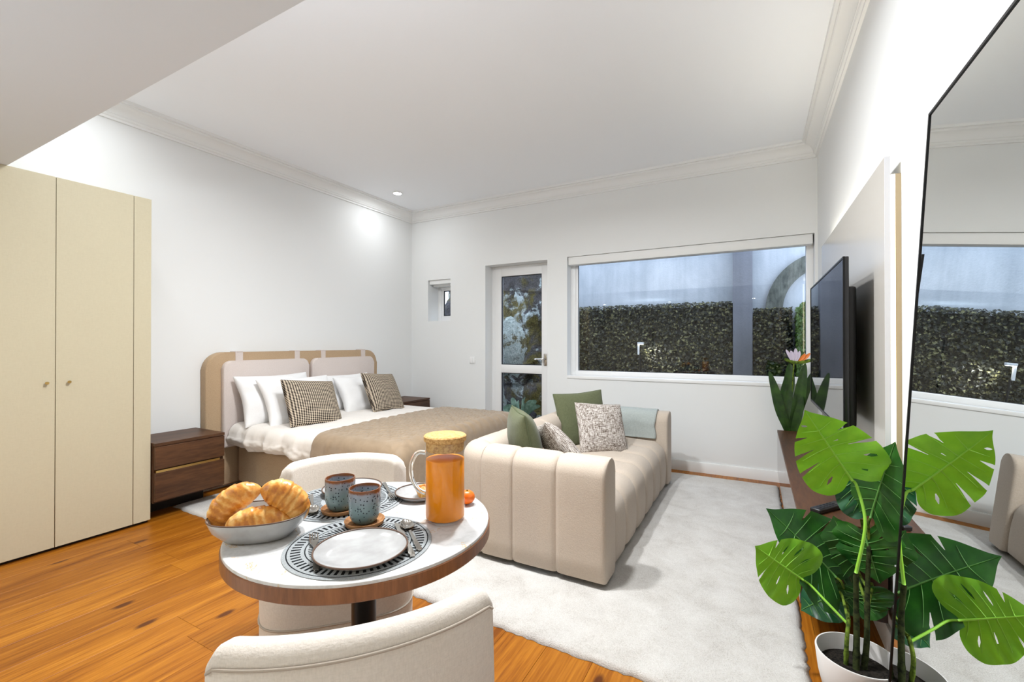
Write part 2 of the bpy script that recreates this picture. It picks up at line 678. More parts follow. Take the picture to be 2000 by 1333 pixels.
def rock_mat():
    t = NT('lichen covered rock', rough=0.95, spec=0.1)
    v = t.coord()
    a = t.noise(v, 2.6, 8, 0.68, 0.6)
    b = t.noise(t.coord(loc=(5, 2, 1)), 2.2, 7, 0.66, 0.4)
    g = t.noise(v, 40, 4)
    stone = t.ramp(g, [(0.3, (0.018, 0.017, 0.018)), (0.7, (0.075, 0.070, 0.072))])
    lich = t.ramp(g, [(0.3, (0.18, 0.21, 0.20)), (0.7, (0.44, 0.48, 0.46))])
    moss = t.ramp(g, [(0.3, (0.022, 0.018, 0.008)), (0.7, (0.115, 0.095, 0.025))])
    col = t.mix(t.ramp(a, [(0.515, (0, 0, 0)), (0.55, (1, 1, 1))]), stone, lich)
    col = t.mix(t.ramp(b, [(0.47, (0, 0, 0)), (0.56, (1, 1, 1))]), col, moss)
    t.color(col)
    t.bump(g, 0.8, 0.03)
    return t.m


def lichen_mat():
    t = NT('pale lichen crust', rough=0.95, spec=0.1)
    v = t.coord()
    a = t.noise(v, 5, 8, 0.7, 0.5)
    g = t.noise(v, 45, 4)
    pale = t.ramp(g, [(0.3, (0.22, 0.27, 0.25)), (0.7, (0.56, 0.60, 0.56))])
    dark = t.ramp(g, [(0.3, (0.03, 0.03, 0.015)), (0.7, (0.17, 0.14, 0.05))])
    t.color(t.mix(t.ramp(a, [(0.53, (0, 0, 0)), (0.59, (1, 1, 1))]), pale, dark))
    t.bump(g, 0.8, 0.03)
    return t.m


def concrete_mat(name, a, b, sc=2.0):
    t = NT(name, b, 0.9, spec=0.15)
    v = t.coord(scale=(1, 1, 0.6))
    n = t.noise(v, sc, 8, 0.68, 0.3)
    s = t.noise(t.coord(scale=(6, 6, 0.25)), sc, 3)
    t.color(t.ramp(t.math('MULTIPLY_ADD', s, 0.3, t.math('MULTIPLY', n, 0.7)), [(0.35, a), (0.65, b)]))
    t.bump(t.noise(t.coord(), 45, 4), 0.25, 0.01)
    return t.m


M['tweed'] = tweed_mat()
M['weave'] = woven_mat()
M['floor'] = floor_mat()
M['rug'] = rug_mat()
M['quilt'] = quilt_mat()
M['marble'] = marble_mat()
M['placemat'] = mat_mat()
M['glaze'] = glaze_mat()
M['dish'] = dish_mat()
M['dish_rim'] = plain('brown dish rim', (0.10, 0.055, 0.035), 0.4)
M['cork'] = cork_mat('cork lid', (0.46, 0.23, 0.075), (0.72, 0.45, 0.19), 160)
M['terracotta'] = cork_mat('tan coaster', (0.36, 0.165, 0.07), (0.50, 0.26, 0.12), 60)
M['pastry'] = croissant_mat()
M['juice'] = plain('orange juice', (1.0, 0.31, 0.003), 0.3, spec=0.2)
M['tangerine'] = plain('tangerine peel', (0.86, 0.17, 0.006), 0.35, bump=(220, 0.3, 0.002))
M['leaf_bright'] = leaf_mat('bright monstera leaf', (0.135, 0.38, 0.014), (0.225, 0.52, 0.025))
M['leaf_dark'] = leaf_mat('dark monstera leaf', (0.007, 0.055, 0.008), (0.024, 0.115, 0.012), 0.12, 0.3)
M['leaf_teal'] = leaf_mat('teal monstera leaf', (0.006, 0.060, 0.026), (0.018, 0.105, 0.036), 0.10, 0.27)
M['leaf_bird'] = leaf_mat('strap leaf', (0.008, 0.028, 0.005), (0.030, 0.080, 0.010), 0.10, 0.4)
M['rib'] = plain('leaf rib', (0.27, 0.58, 0.05), 0.4)
M['rib_dark'] = plain('dark leaf rib', (0.09, 0.24, 0.05), 0.4)
M['stem'] = cork_mat('green brown stem', (0.035, 0.06, 0.012), (0.15, 0.22, 0.03), 30)
M['stem_dark'] = cork_mat('dark stem', (0.010, 0.012, 0.006), (0.035, 0.045, 0.015), 40)
M['soil'] = cork_mat('black soil', (0.004, 0.004, 0.004), (0.022, 0.018, 0.014), 120)
M['pot'] = plain('white pot', (0.74, 0.72, 0.70), 0.45)
M['petal_orange'] = plain('orange petal', (0.75, 0.20, 0.03), 0.5)
M['petal_pale'] = plain('pale lilac petal', (0.62, 0.55, 0.68), 0.5)
M['concrete'] = concrete_mat('grey rendered courtyard wall', (0.36, 0.39, 0.42), (0.54, 0.565, 0.59))
M['post'] = concrete_mat('grey post', (0.15, 0.155, 0.175), (0.21, 0.215, 0.24))
M['stone'] = concrete_mat('mottled stone arch', (0.022, 0.027, 0.024), (0.17, 0.18, 0.155), 9.0)
M['ground'] = concrete_mat('dark gravel', (0.03, 0.03, 0.033), (0.11, 0.11, 0.12), 14.0)
M['ivy'] = ivy_mat()
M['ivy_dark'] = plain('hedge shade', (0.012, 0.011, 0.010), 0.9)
M['rock'] = rock_mat()
M['lichen'] = lichen_mat()
M['agave'] = leaf_mat('grey green garden leaf', (0.06, 0.14, 0.075), (0.30, 0.42, 0.30), 0.1, 0.5)
M['tv_panel'] = plain('pale grey lacquered panel', (0.50, 0.475, 0.435), 0.22, spec=0.4)
M['panel_edge'] = plain('white panel edge', (0.66, 0.66, 0.68), 0.4)
M['screen'] = plain('dark glass screen', (0.006, 0.006, 0.008), 0.02, spec=0.7)
M['mirror'] = plain('silvered mirror', (0.86, 0.885, 0.875), 0.0, 1.0)
M['profile'] = plain('beige led profile', (0.42, 0.33, 0.20), 0.5)
M['led'] = emit('led diffuser', (1.0, 0.90, 0.62), W_LED)
M['lens'] = emit('downlight lens', C_WHITE, 30.0)
M['garden_lens'] = emit('garden lamp lens', (1.0, 0.97, 0.9), 12.0)


def jug_glass():
    m = bpy.data.materials.new('clear jug glass')
    m.use_nodes = True
    t = m.node_tree
    t.nodes.remove(t.nodes['Principled BSDF'])
    tr = t.nodes.new('ShaderNodeBsdfTransparent')
    tr.inputs['Color'].default_value = (0.975, 0.98, 0.975, 1)
    gl = t.nodes.new('ShaderNodeBsdfGlossy')
    gl.inputs['Roughness'].default_value = 0.02
    lw = t.nodes.new('ShaderNodeLayerWeight')
    lw.inputs['Blend'].default_value = 0.5
    fr = t.nodes.new('ShaderNodeMapRange')
    fr.inputs['From Min'].default_value = 0.80
    fr.inputs['To Min'].default_value = 0.03
    fr.inputs['To Max'].default_value = 0.40
    t.links.new(lw.outputs['Facing'], fr.inputs['Value'])
    mx = t.nodes.new('ShaderNodeMixShader')
    t.links.new(fr.outputs[0], mx.inputs[0])
    t.links.new(tr.outputs[0], mx.inputs[1])
    t.links.new(gl.outputs[0], mx.inputs[2])
    t.links.new(mx.outputs[0], t.nodes['Material Output'].inputs['Surface'])
    return m


M['jug'] = jug_glass()
gm = NT('clear glass rod', (0.97, 0.98, 0.97), 0.0)
gm.b.inputs['Transmission Weight'].default_value = 1.0
gm.b.inputs['IOR'].default_value = 1.45
M['rod'] = gm.m


# ================================================================== STRUCTURE
def wall_with_holes(x0, x1, z0, z1, y_in, depth, holes):
    """wall facing -Y with rectangular openings (x0, x1, z0, z1) and their reveals"""
    xs = sorted({x0, x1} | {h[0] for h in holes} | {h[1] for h in holes})
    zs = sorted({z0, z1} | {h[2] for h in holes} | {h[3] for h in holes})
    V, F = [], []

    def quad(*p):
        o = len(V)
        V.extend(p)
        F.append([o, o + 1, o + 2, o + 3])
    y1 = y_in + depth
    for i in range(len(xs) - 1):
        for j in range(len(zs) - 1):
            a, b, c, d = xs[i], xs[i + 1], zs[j], zs[j + 1]
            mx, mz = (a + b) / 2, (c + d) / 2
            if any(h[0] < mx < h[1] and h[2] < mz < h[3] for h in holes):
                continue
            quad((a, y_in, c), (b, y_in, c), (b, y_in, d), (a, y_in, d))
            quad((b, y1, c), (a, y1, c), (a, y1, d), (b, y1, d))
    for a, b, c, d in holes:
        quad((a, y_in, c), (a, y_in, d), (a, y1, d), (a, y1, c))
        quad((b, y_in, d), (b, y_in, c), (b, y1, c), (b, y1, d))
        quad((a, y_in, d), (b, y_in, d), (b, y1, d), (a, y1, d))
        if c > z0:
            quad((b, y_in, c), (a, y_in, c), (a, y1, c), (b, y1, c))
    quad((x0, y_in, z1), (x1, y_in, z1), (x1, y1, z1), (x0, y1, z1))
    quad((x0, y_in, z0), (x0, y_in, z1), (x0, y1, z1), (x0, y1, z0))
    quad((x1, y_in, z1), (x1, y_in, z0), (x1, y1, z0), (x1, y1, z1))
    return V, F


WIN = (-1.842, 0.458, 0.858, 2.213)
DOOR = (-2.915, -2.083, 0.0, 2.204)
SMALL = (-3.808, -3.441, 1.54, 2.08)
mk('wall_back', wall_with_holes(LW - .2, RW + .2, 0, CZ + .1, BY, 0.30, [WIN, DOOR, SMALL]), M['wall'], kind='structure', sharp=None)
mk('wall_left', box(LW - .2, LW, FY - .2, BY, 0, CZ + .1), M['wall'], kind='structure', sharp=None)
mk('wall_right', box(RW, RW + .2, FY - .2, BY, 0, CZ + .1), M['wall'], kind='structure', sharp=None)
mk('wall_front', box(LW, RW, FY - .2, FY, 0, CZ + .1), M['wall'], kind='structure', sharp=None)
ceil = mk('ceiling', box(LW, RW, 0.86, BY, CZ, CZ + .1), M['ceiling'], kind='structure', sharp=None)
mk('dropped_ceiling', box(LW, RW, FY, 0.86, SZ, CZ + .1), plain('shaded dropped ceiling paint', (0.70, 0.735, 0.78), 0.85, spec=0.15), ceil, sharp=None)  # same paint as the ceiling; darker, bluer colour carries its shade

fl = mk('floor', box(LW, RW, FY, BY + .3, -.08, -.012), M['dark'], kind='structure', sharp=None)
rp = random.Random(3)
pw, col_i = 0.196, 0
x = LW
while x < RW - 0.01:
    x1 = min(x + pw, RW)
    y = FY - rp.uniform(0, 1.4)
    while y < BY + .3:
        ln = rp.choice((1.2, 1.5, 1.8, 2.1))
        ya, yb = max(y, .12), min(y + ln, BY + .3)
        if yb - ya > 0.03:
            g = 0.0005
            cx, cy = (x + x1) / 2, (ya + yb) / 2
            mk('plank', box(x - cx + g, x1 - cx - g, ya - cy + g, yb - cy - g, -.012, 0.0, 0.0006, 1), M['floor'], fl, world=False, sharp=None).location = (cx, cy, 0)
        y += ln
    x = x1

mk('unseen_pale_floor', box(LW, RW, FY, .119, -.012, 0.0), plain('pale bounce floor', (.62, .62, .62), .4), fl, sharp=None)  # unseen pale floor added to cut orange bounce onto the dropped ceiling
# cornice: stepped cove profile swept along three walls, (distance from wall, height)
CP = [(0, 2.868), (0.016, 2.868), (0.016, 2.884), (0.026, 2.888), (0.030, 2.896), (0.030, 2.904)]
for k in range(9):
    a = pi / 2 * k / 8
    CP.append((0.092 - 0.058 * cos(a), 2.906 + 0.058 * sin(a)))
CP += [(0.098, 2.970), (0.098, 2.980), (0.118, 2.980), (0.122, 3.0), (0, 3.0)]


def sweep(prof, f0, f1):
    V = [f0(d, z) for d, z in prof] + [f1(d, z) for d, z in prof]
    n = len(prof)
    return V, [[i, (i + 1) % n, n + (i + 1) % n, n + i] for i in range(n)]


mk('trim_1', sweep(CP, lambda d, z: (LW + d, BY - d, z), lambda d, z: (RW - d, BY - d, z)), M['trim'], kind='structure', sharp=25, fix=True)
mk('trim_2', sweep(CP, lambda d, z: (LW + d, 0.86, z), lambda d, z: (LW + d, BY - d, z)), M['trim'], kind='structure', sharp=25, fix=True)
mk('trim_3', sweep(CP, lambda d, z: (RW - d, 0.86, z), lambda d, z: (RW - d, BY - d, z)), M['trim'], kind='structure', sharp=25, fix=True)
BP = [(0, 0.0), (0.016, 0.0), (0.016, 0.088), (0.012, 0.098), (0, 0.098)]
mk('baseboard_back', join(sweep(BP, lambda d, z: (DOOR[1], BY - d, z), lambda d, z: (RW, BY - d, z)),
                          sweep(BP, lambda d, z: (LW, BY - d, z), lambda d, z: (DOOR[0], BY - d, z))), M['trim'], kind='structure', sharp=25)
mk('baseboard_right', sweep(BP, lambda d, z: (RW - d, FY, z), lambda d, z: (RW - d, BY, z)), M['trim'], kind='structure', sharp=25)
mk('baseboard_left', sweep(BP, lambda d, z: (LW + d, 1.56, z), lambda d, z: (LW + d, BY, z)), M['trim'], kind='structure', sharp=25)


def frame_rect(x0, x1, z0, z1, w, y0, y1, bev=0.004):
    return join(box(x0, x0 + w, y0, y1, z0, z1, bev), box(x1 - w, x1, y0, y1, z0, z1, bev),
                box(x0 + w, x1 - w, y0, y1, z0, z0 + w, bev), box(x0 + w, x1 - w, y0, y1, z1 - w, z1, bev))


# window_1: the wide picture window
w1 = mk('window_1', frame_rect(WIN[0], WIN[1], WIN[2] + .03, WIN[3], 0.050, 4.80, 4.87), M['pvc'], kind='structure')
mk('sash', frame_rect(WIN[0] + .046, WIN[1] - .02, WIN[2] + .05, WIN[3] - .046, 0.034, 4.815, 4.86), M['pvc'], w1)
gx0, gx1, gz0, gz1 = WIN[0] + .076, WIN[1] - .048, WIN[2] + .082, WIN[3] - .078
mk('gasket', frame_rect(gx0 - .002, gx1 + .002, gz0 - .002, gz1 + .002, 0.008, 4.824, 4.836, 0), M['gasket'], w1)
mk('pane', ([(gx0, 4.832, gz0), (gx1, 4.832, gz0), (gx1, 4.832, gz1), (gx0, 4.832, gz1)], [[0, 1, 2, 3]]), M['pane'], w1, sharp=None)
mk('sill', box(WIN[0], WIN[1], 4.675, 4.80, WIN[2], WIN[2] + .032, 0.004), M['pvc'], w1)
mk('blind_cassette', box(WIN[0] + .006, WIN[1] - .012, 4.700, 4.80, 2.122, WIN[3] - .002, 0.006), M['trim'], w1)

# door_1: white glazed garden door in its recess
d1 = mk('door_1', frame_rect(DOOR[0], DOOR[1], -.06, DOOR[3], 0.042, 4.845, 4.905), M['pvc'], kind='structure')
LX0, LX1, LZ1 = DOOR[0] + .040, DOOR[1] - .040, DOOR[3] - .03
mk('door_leaf', join(box(LX0, -2.775, 4.83, 4.885, .01, LZ1, .004), box(-2.222, LX1, 4.83, 4.885, .01, LZ1, .004),
                     box(-2.775, -2.222, 4.83, 4.885, 2.078, LZ1, .004), box(-2.775, -2.222, 4.83, 4.885, .885, .985, .004),
                     box(-2.775, -2.222, 4.83, 4.885, .01, .13, .004)), M['pvc'], d1)
for za, zb in ((.985, 2.078), (.13, .885)):
    mk('pane', ([(-2.775, 4.858, za), (-2.222, 4.858, za), (-2.222, 4.858, zb), (-2.775, 4.858, zb)], [[0, 1, 2, 3]]), M['pane'], d1, sharp=None)
    mk('gasket', frame_rect(-2.777, -2.220, za - .002, zb + .002, .012, 4.846, 4.856, 0), M['gasket'], d1)
hd = mk('door_handle', join(box(-2.192, -2.150, 4.818, 4.832, .985, 1.125, .004), tube([(-2.171, 4.83, 1.06), (-2.171, 4.785, 1.06), (-2.18, 4.778, 1.06), (-2.29, 4.776, 1.058)], .010, 8)), M['steel'], d1)

# window_2: the small deep window
w2 = mk('window_2', frame_rect(SMALL[0], SMALL[1], SMALL[2], SMALL[3] - .04, 0.050, 4.90, 4.96), M['pvc'], kind='structure')
mk('sash', frame_rect(SMALL[0] + .045, SMALL[1] - .03, SMALL[2] + .04, SMALL[3] - .08, 0.040, 4.915, 4.95), M['pvc'], w2)
mk('gasket', frame_rect(SMALL[0] + .083, SMALL[1] - .068, SMALL[2] + .078, SMALL[3] - .118, 0.012, 4.918, 4.93, 0), M['gasket'], w2)
a, b, c, d = SMALL[0] + .084, SMALL[1] - .069, SMALL[2] + .079, SMALL[3] - .119
mk('pane', ([(a, 4.928, c), (b, 4.928, c), (b, 4.928, d), (a, 4.928, d)], [[0, 1, 2, 3]]), M['pane'], w2, sharp=None)
mk('blind_cassette', join(box(SMALL[0] + .012, SMALL[1], 4.70, 4.78, 2.025, SMALL[3] - .002, .005), box(SMALL[0] + .012, SMALL[1], 4.78, 4.88, 2.005, SMALL[3] - .02, .005)), M['trim'], w2)

# ================================================================== LAMPS


def downlight(x, y, z, label, e, color, size=0.09, blend=2.6):
    t = thing('recessed_downlight', label, 'lamp', (x, y, z - .012))
    mk('trim_ring', lathe([(0.044, -.002), (0.049, -.003), (0.053, 0.002), (0.053, 0.012), (0.046, 0.012), (0.044, -.002)], 28, cap=False), M['pvc'], t, world=False)
    mk('lens', lathe([(0.0, -0.001), (0.045, -0.001)], 24, cap=False), M['lens'], t, world=False)
    lamp('bulb', 'AREA', e, color, (x, y, z - .020), t, shape='DISK', size=size, spread=blend)
    return t


downlight(-3.645, 3.93, CZ, 'round white recessed ceiling spot near the back left corner', W_DOWN, C_WHITE, size=.09, blend=pi)
for lx, ly, e, lb in ((-3.64, 1.22, 1.6, 'nearest the wardrobe wall'), (-2.5, 1.40, 4.5, 'added out of view as fill, second from the wardrobe wall'), (-1.45, 1.66, 29, 'added out of view as fill, second from the mirror wall'), (-0.95, 1.85, 25, 'added out of view as fill, nearest the mirror wall')):  # spots after the first are unseen, added to brighten room and ceiling
    downlight(lx, ly, CZ, 'recessed ceiling spot beside the dropped ceiling edge, ' + lb, e, C_WHITE, size=.15, blend=2.92)
for i, lx in enumerate((-3.4, -1.8, -0.02)):
    downlight(lx, -1.6, SZ, 'recessed spot in the dropped ceiling behind the view, ' + ('far left', 'middle', 'far right')[i], W_KITCHEN * (3, 1, 1)[i], C_WARM, blend=2.9)
up = thing('fill_uplighter', 'unseen tall uplighter added behind the viewer to light the dropped ceiling', 'lamp', (-2.1, -1.1, 0))  # unseen lamp added to light the dropped ceiling and soften the room
mk('base', lathe([(0, .025), (.13, .022), (.14, .01), (.14, 0), (0, 0)], 32, (-2.1, -1.1, 0), cap=False), M['black_metal'], up)
mk('pole', tube([(-2.1, -1.1, .02), (-2.1, -1.1, 1.62)], .012, 10), M['black_metal'], up)
mk('bowl', lathe([(0, 1.60), (.05, 1.61), (.14, 1.66), (.19, 1.73), (.186, 1.73), (.135, 1.667), (.05, 1.617), (0, 1.61)], 32, (-2.1, -1.1, 0), cap=False), M['pvc'], up)
lamp('bulb', 'AREA', W_UP, C_COOL, (-2.1, -1.1, 1.715), up, rot=(pi, 0, 0), shape='DISK', size=.30)

# ================================================================== WARDROBE
wd = thing('wardrobe', 'tall cream fitted wardrobe with small brass knobs against the left wall', 'wardrobe', (-3.9, .5, 0))
mk('carcass', join(box(-4.085, -3.735, -1.3, 1.549, .02, 2.2545), ), M['cream'], wd, sharp=None)
mk('plinth', box(-4.085, -3.74, -1.3, 1.545, 0, .02), M['dark'], wd, sharp=None)
mk('filler_panel', box(-3.735, -3.709, 1.4505, 1.549, .02, 2.2545, .001, 1), M['cream'], wd)
ys = [1.449, 1.063, .677, .291, -.095, -.481, -.867, -1.253]
for i in range(7):
    dr = mk('door', box(-3.735, -3.709, ys[i + 1] + .0015, ys[i] - .0015, .02, 2.2545, .001, 1), M['cream'], wd)
    ky = ys[i + 1] + .059 if i % 2 == 0 else ys[i] - .040
    kn = lathe([(0, .022), (.007, .022), (.009, .018), (.009, .013), (.005, .010), (.005, 0)], 14, cap=False)
    kn = xf(kn, Matrix.Translation((-3.709, ky, 1.012)) @ Matrix.Rotation(pi / 2, 4, 'Y'))
    mk('knob', kn, M['brass'], dr)

# ================================================================== NIGHTSTANDS


def nightstand(y0, y1, label, z=0.55):
    t = thing('nightstand', label, 'nightstand', (-3.87, (y0 + y1) / 2, 0), group=None)
    mk('carcass', box(-4.085, -3.69, y0, y1, .13, z - .022), M['walnut'], t, sharp=None)
    mk('top', box(-4.085, -3.665, y0, y1, z - .022, z, .001, 1), M['walnut'], t)
    mk('plinth', box(-4.085, -3.93, y0 + .02, y1 - .02, 0, .13), M['dark'], t, sharp=None)
    for za, zb in ((.145, .342), (.366, z - .026)):
        mk('drawer', box(-3.69, -3.665, y0 + .002, y1 - .002, za, zb, .0012, 1), M['walnut'], t)
    mk('brass_strip', box(-3.69, -3.668, y0 + .01, y1 - .035, .3425, .3585), M['brass'], t, sharp=None, label='brass handle strip')
    return t


nightstand(1.556, 2.022, 'dark walnut nightstand with brass strip between the wardrobe and the bed')
nightstand(4.02, 4.55, 'dark walnut nightstand in the corner beyond the bed, only its top showing')

# ================================================================== BED
bed = thing('double_bed', 'double bed with tan upholstered headboard and base against the left wall', 'bed', (-3.0, 3.03, 0))
mk('base', prism(rrect(-3.96, -2.09, 2.29, 3.80, .03), .06, .365, lambda u, v, d: (u, v, d), .01), M['tan'], bed)
for fx in (-3.8, -2.2):
    for fy in (2.4, 3.7):
        mk('foot', lathe([(.025, 0.02), (.025, .06)], 12, (fx, fy, 0)), M['dark'], bed)
mk('mattress', box(-3.95, -2.13, 2.285, 3.80, .365, .53, .05, 4), M['white_cloth'], bed)
hb = mk('headboard', prism(rrect(2.055, 3.965, .03, 1.172, .15, 8, (0, 0, 1, 1)), -4.085, -4.0, lambda u, v, d: (d, u, v), .014), M['tan'], bed)
for ya, yb in ((2.172, 2.995), (3.035, 3.868)):
    pd = mk('pad', prism(rrect(ya, yb, .36, 1.098, .065, 8, (0, 0, 1, 1)), -4.0, -3.945, lambda u, v, d: (d, u, v), .016), M['blush'], hb)
for ya, yb in ((2.293, 2.358), (2.868, 2.922), (3.173, 3.227), (3.714, 3.776)):
    mk('strap', join(box(-4.005, -3.992, ya, yb, 1.08, 1.176, .003, 1), box(-4.085, -3.992, ya, yb, 1.168, 1.1795, .003, 1)), M['blush'], hb)


def fbm(x, y, z=0.0):
    return noise.noise((x, y, z)) + .5 * noise.noise((2.1 * x, 2.1 * y, z + 5)) + .25 * noise.noise((4.3 * x, 4.3 * y, z + 9))


def drape(x0, x1, ynear, yfar, ztop, hem, nx=90, wr=1.0, foot=None, off=0.0, hem2=None, crown=0.02, quilt=None, y_r=.10):
    """cover lying on the bed and hanging over its long sides: closed-looking sheet; returns verts, faces"""
    hem2 = hem if hem2 is None else hem2
    prof = []
    for k in range(13):                                     # near side, bottom to top
        f = k / 12
        prof.append(('s', f))
    for k in range(1, 7):
        prof.append(('c', k / 6))
    for k in range(1, 70):
        prof.append(('t', k / 70))
    for k in range(6):
        prof.append(('d', k / 6))
    for k in range(13):
        prof.append(('e', k / 12))
    V = []
    for i in range(nx):
        u = i / (nx - 1)
        x = x0 + (x1 - x0) * u
        fdrop = 0.0
        xx = x
        for kind, f in prof:
            if kind == 's':
                z = hem(x) + (ztop - y_r - hem(x)) * f
                bulge = .018 * sin(pi * f) - .03 * (1 - f) * (1 - f)
                y = ynear - off - bulge
                w = wr * (1 - f * .6)
                y += w * .014 * sin(x * 21 + 6 * fbm(x * 2.0, 0)) + w * .012 * fbm(x * 9, f * 2)
            elif kind == 'c':
                a = pi / 2 * f
                y = ynear - off + y_r - y_r * cos(a)
                z = ztop - y_r + y_r * sin(a)
                w = wr * .4 * (1 - f)
                y += w * .014 * sin(x * 21 + 6 * fbm(x * 2.0, 0)) + w * .012 * fbm(x * 9, 2)
            elif kind == 't':
                y = ynear + y_r - off + (yfar - ynear - 2 * y_r + 2 * off) * f
                z = ztop + crown * sin(pi * f) + wr * .005 * fbm(x * 4, y * 4)
                if quilt:
                    z += quilt(x, y)
            elif kind == 'd':
                a = pi / 2 * (1 - f)
                y = yfar + off - y_r + y_r * cos(a)
                z = ztop - y_r + y_r * sin(a)
            else:
                z = ztop - y_r - (ztop - y_r - hem2(x)) * f
                y = yfar + off + .02 * f + .008 * sin(x * 24)
            if foot is not None and kind in ('s', 'e') and quilt:
                y += 0
            V.append([xx, y, z])
    m = len(prof)
    F = grid_faces(nx, m)
    if foot is not None:                                    # roll the sheet down over the foot end
        xf0, hemz, nf = foot
        n0 = len(V)
        last = [list(v) for v in V[(nx - 1) * m:nx * m]]
        R = .11
        for k in range(1, nf + 1):
            s = k / nf
            for j, (px, py, pz) in enumerate(last):
                L = .17 + (ztop - R - hemz)
                d = s * L
                zdrop = max(0.0, pz - hemz)
                if d < .17:
                    a = d / .17 * pi / 2
                    X = px + R * sin(a)
                    dz = R * (1 - cos(a))
                else:
                    X = px + R + .012 * sin(py * 17) * (d - .17) + .02 * (d - .17)
                    dz = R + (d - .17)
                kk = min(1.0, zdrop / max(1e-6, (ztop - hemz)))
                cy = (ynear + yfar) / 2
                V.append([X if kk > .4 else px + (X - px) * (.25 + .75 * kk / .4), py + (cy - py) * .02 * s, pz - dz * kk])
        for k in range(nf):
            a0 = (nx - 1) * m if k == 0 else n0 + (k - 1) * m
            b0 = n0 + k * m
            for j in range(m - 1):
                F.append([a0 + j, b0 + j, b0 + j + 1, a0 + j + 1])
    return V, F


duv = mk('duvet', drape(-3.935, -2.185, 2.195, 3.885, .565, lambda x: .375 - .035 * (x + 3.94) / 1.9 + .012 * sin(x * 9), nx=170, wr=1.7, foot=(0, .30, 14), crown=.012), M['duvet'],
         label='ivory duvet spread over the mattress of the bed', cat='duvet', sharp=180, origin=(-3.0, 3.03, .5))
md = duv.modifiers.new('thick', 'SOLIDIFY')
md.thickness = .012


def quilt_h(x, y):
    a, b = (x + y) / .105, (x - y) / .105
    fa, fb = abs((a % 1) - .5) * 2, abs((b % 1) - .5) * 2
    e = min(1 - fa, 1 - fb)
    return .013 * (1 - exp(-e * 5)) - .006


thr = mk('throw', drape(-2.85, -2.115, 2.182, 3.895, .586, lambda x: .33 - .27 * min(1, max(0, (x + 2.9) / .55)), nx=120, wr=.55, foot=(0, .10, 16), off=.006, crown=.012, quilt=quilt_h, y_r=.11), M['quilt'],
         label='taupe quilted throw across the foot of the bed', cat='throw', sharp=180, origin=(-2.4, 3.03, .5))
md = thr.modifiers.new('thick', 'SOLIDIFY')
md.thickness = .010


# ================================================================== CUSHIONS
def pillow_vf(w, h, t, n=26, pinch=.07, p=.42, wr=0.0, seed=0.0, sag=0.0):
    V, F = [], []

    def pt(u, v, s):
        x = w / 2 * u * (1 - pinch * (1 - abs(v) ** 1.5) * abs(u) ** 3)
        y = h / 2 * v * (1 - pinch * (1 - abs(u) ** 1.5) * abs(v) ** 3)
        e = max(0.0, (1 - u * u) * (1 - v * v))
        z = s * t / 2 * e ** p
        z += wr * e ** .3 * fbm(u * 2.2 + seed, v * 2.2, s) + sag * u * v
        return (x, y, z)
    for s in (1, -1):
        o = len(V)
        for i in range(n + 1):
            for j in range(n + 1):
                V.append(pt(-cos(pi * i / n), -cos(pi * j / n), s))
        for f in grid_faces(n + 1, n + 1, flip=(s < 0)):
            F.append([k + o for k in f])
    return V, F


def edge_path(w, h, pinch, n=16, out=0.0):
    pts = []
    for side in range(4):
        for k in range(n):
            q = -cos(pi * k / n)
            u, v = ((q, -1), (1, q), (-q, 1), (-1, -q))[side]
            pts.append((w / 2 * u * (1 - pinch * (1 - abs(v) ** 1.5) * abs(u) ** 3) * (1 + out), h / 2 * v * (1 - pinch * (1 - abs(u) ** 1.5) * abs(v) ** 3) * (1 + out), 0))
    return pts


def basis(right, up):
    r = Vector(right).normalized()
    u = Vector(up)
    u = (u - r * u.dot(r)).normalized()
    n = r.cross(u)
    return Matrix((r, u, n)).transposed().to_4x4()


def cushion(name, label, cat, c, right, up, w, h, t, mat, edge=None, group=None, pinch=.07, p=.42, wr=.004, seed=0.0):
    o = mk(name, pillow_vf(w, h, t, pinch=pinch, p=p, wr=wr, seed=seed), mat, world=False, sharp=180, label=label, cat=cat, group=group, fix=True)
    o.matrix_world = Matrix.Translation(c) @ basis(right, up)
    if edge is not None:
        pts = edge_path(w, h, pinch)
        e = mk('piping', tube(pts + pts[:1], .005, 6, cap=False), edge, o, world=False, sharp=180)
        e.parent = o
    return o


# bed pillows: each pair of white ones leans on a headboard pad, patterned squares in front
PW = .62
cushion('pillow', 'white pillow leaning on the left headboard pad, behind another white pillow', 'pillow', (-3.80, 2.56, .755), (0.0, 1, 0), (-.42, 0, 1), .70, .46, .17, M['white_cloth'], pinch=.10, wr=.022, p=.36, seed=1)
cushion('pillow', 'white pillow in front of the left back pillow, behind the left patterned cushion', 'pillow', (-3.62, 2.66, .735), (0.04, 1, 0), (-.55, 0, 1), .70, .46, .16, M['white_cloth'], pinch=.10, wr=.022, p=.36, seed=2.5)
cushion('pillow', 'white pillow against the right headboard pad, between the two patterned cushions', 'pillow', (-3.80, 3.36, .735), (0, 1, 0), (-.42, 0, 1), .66, .40, .17, M['white_cloth'], pinch=.10, wr=.022, p=.36, seed=4)
cushion('pillow', 'white pillow directly behind the right patterned cushion', 'pillow', (-3.62, 3.40, .72), (0.0, 1, 0), (-.55, 0, 1), .62, .42, .16, M['white_cloth'], pinch=.10, wr=.022, p=.36, seed=6)
cushion('cushion', 'black and cream woven cushion at the left of the bed', 'cushion', (-3.36, 2.585, .735), (.06, 1, -.10), (-.50, .16, .9), .50, .43, .16, M['weave'], pinch=.06)
cushion('cushion', 'black and cream woven cushion at the right of the bed', 'cushion', (-3.37, 3.43, .745), (-.04, 1, -.08), (-.50, .20, .9), .46, .43, .16, M['weave'], pinch=.06)

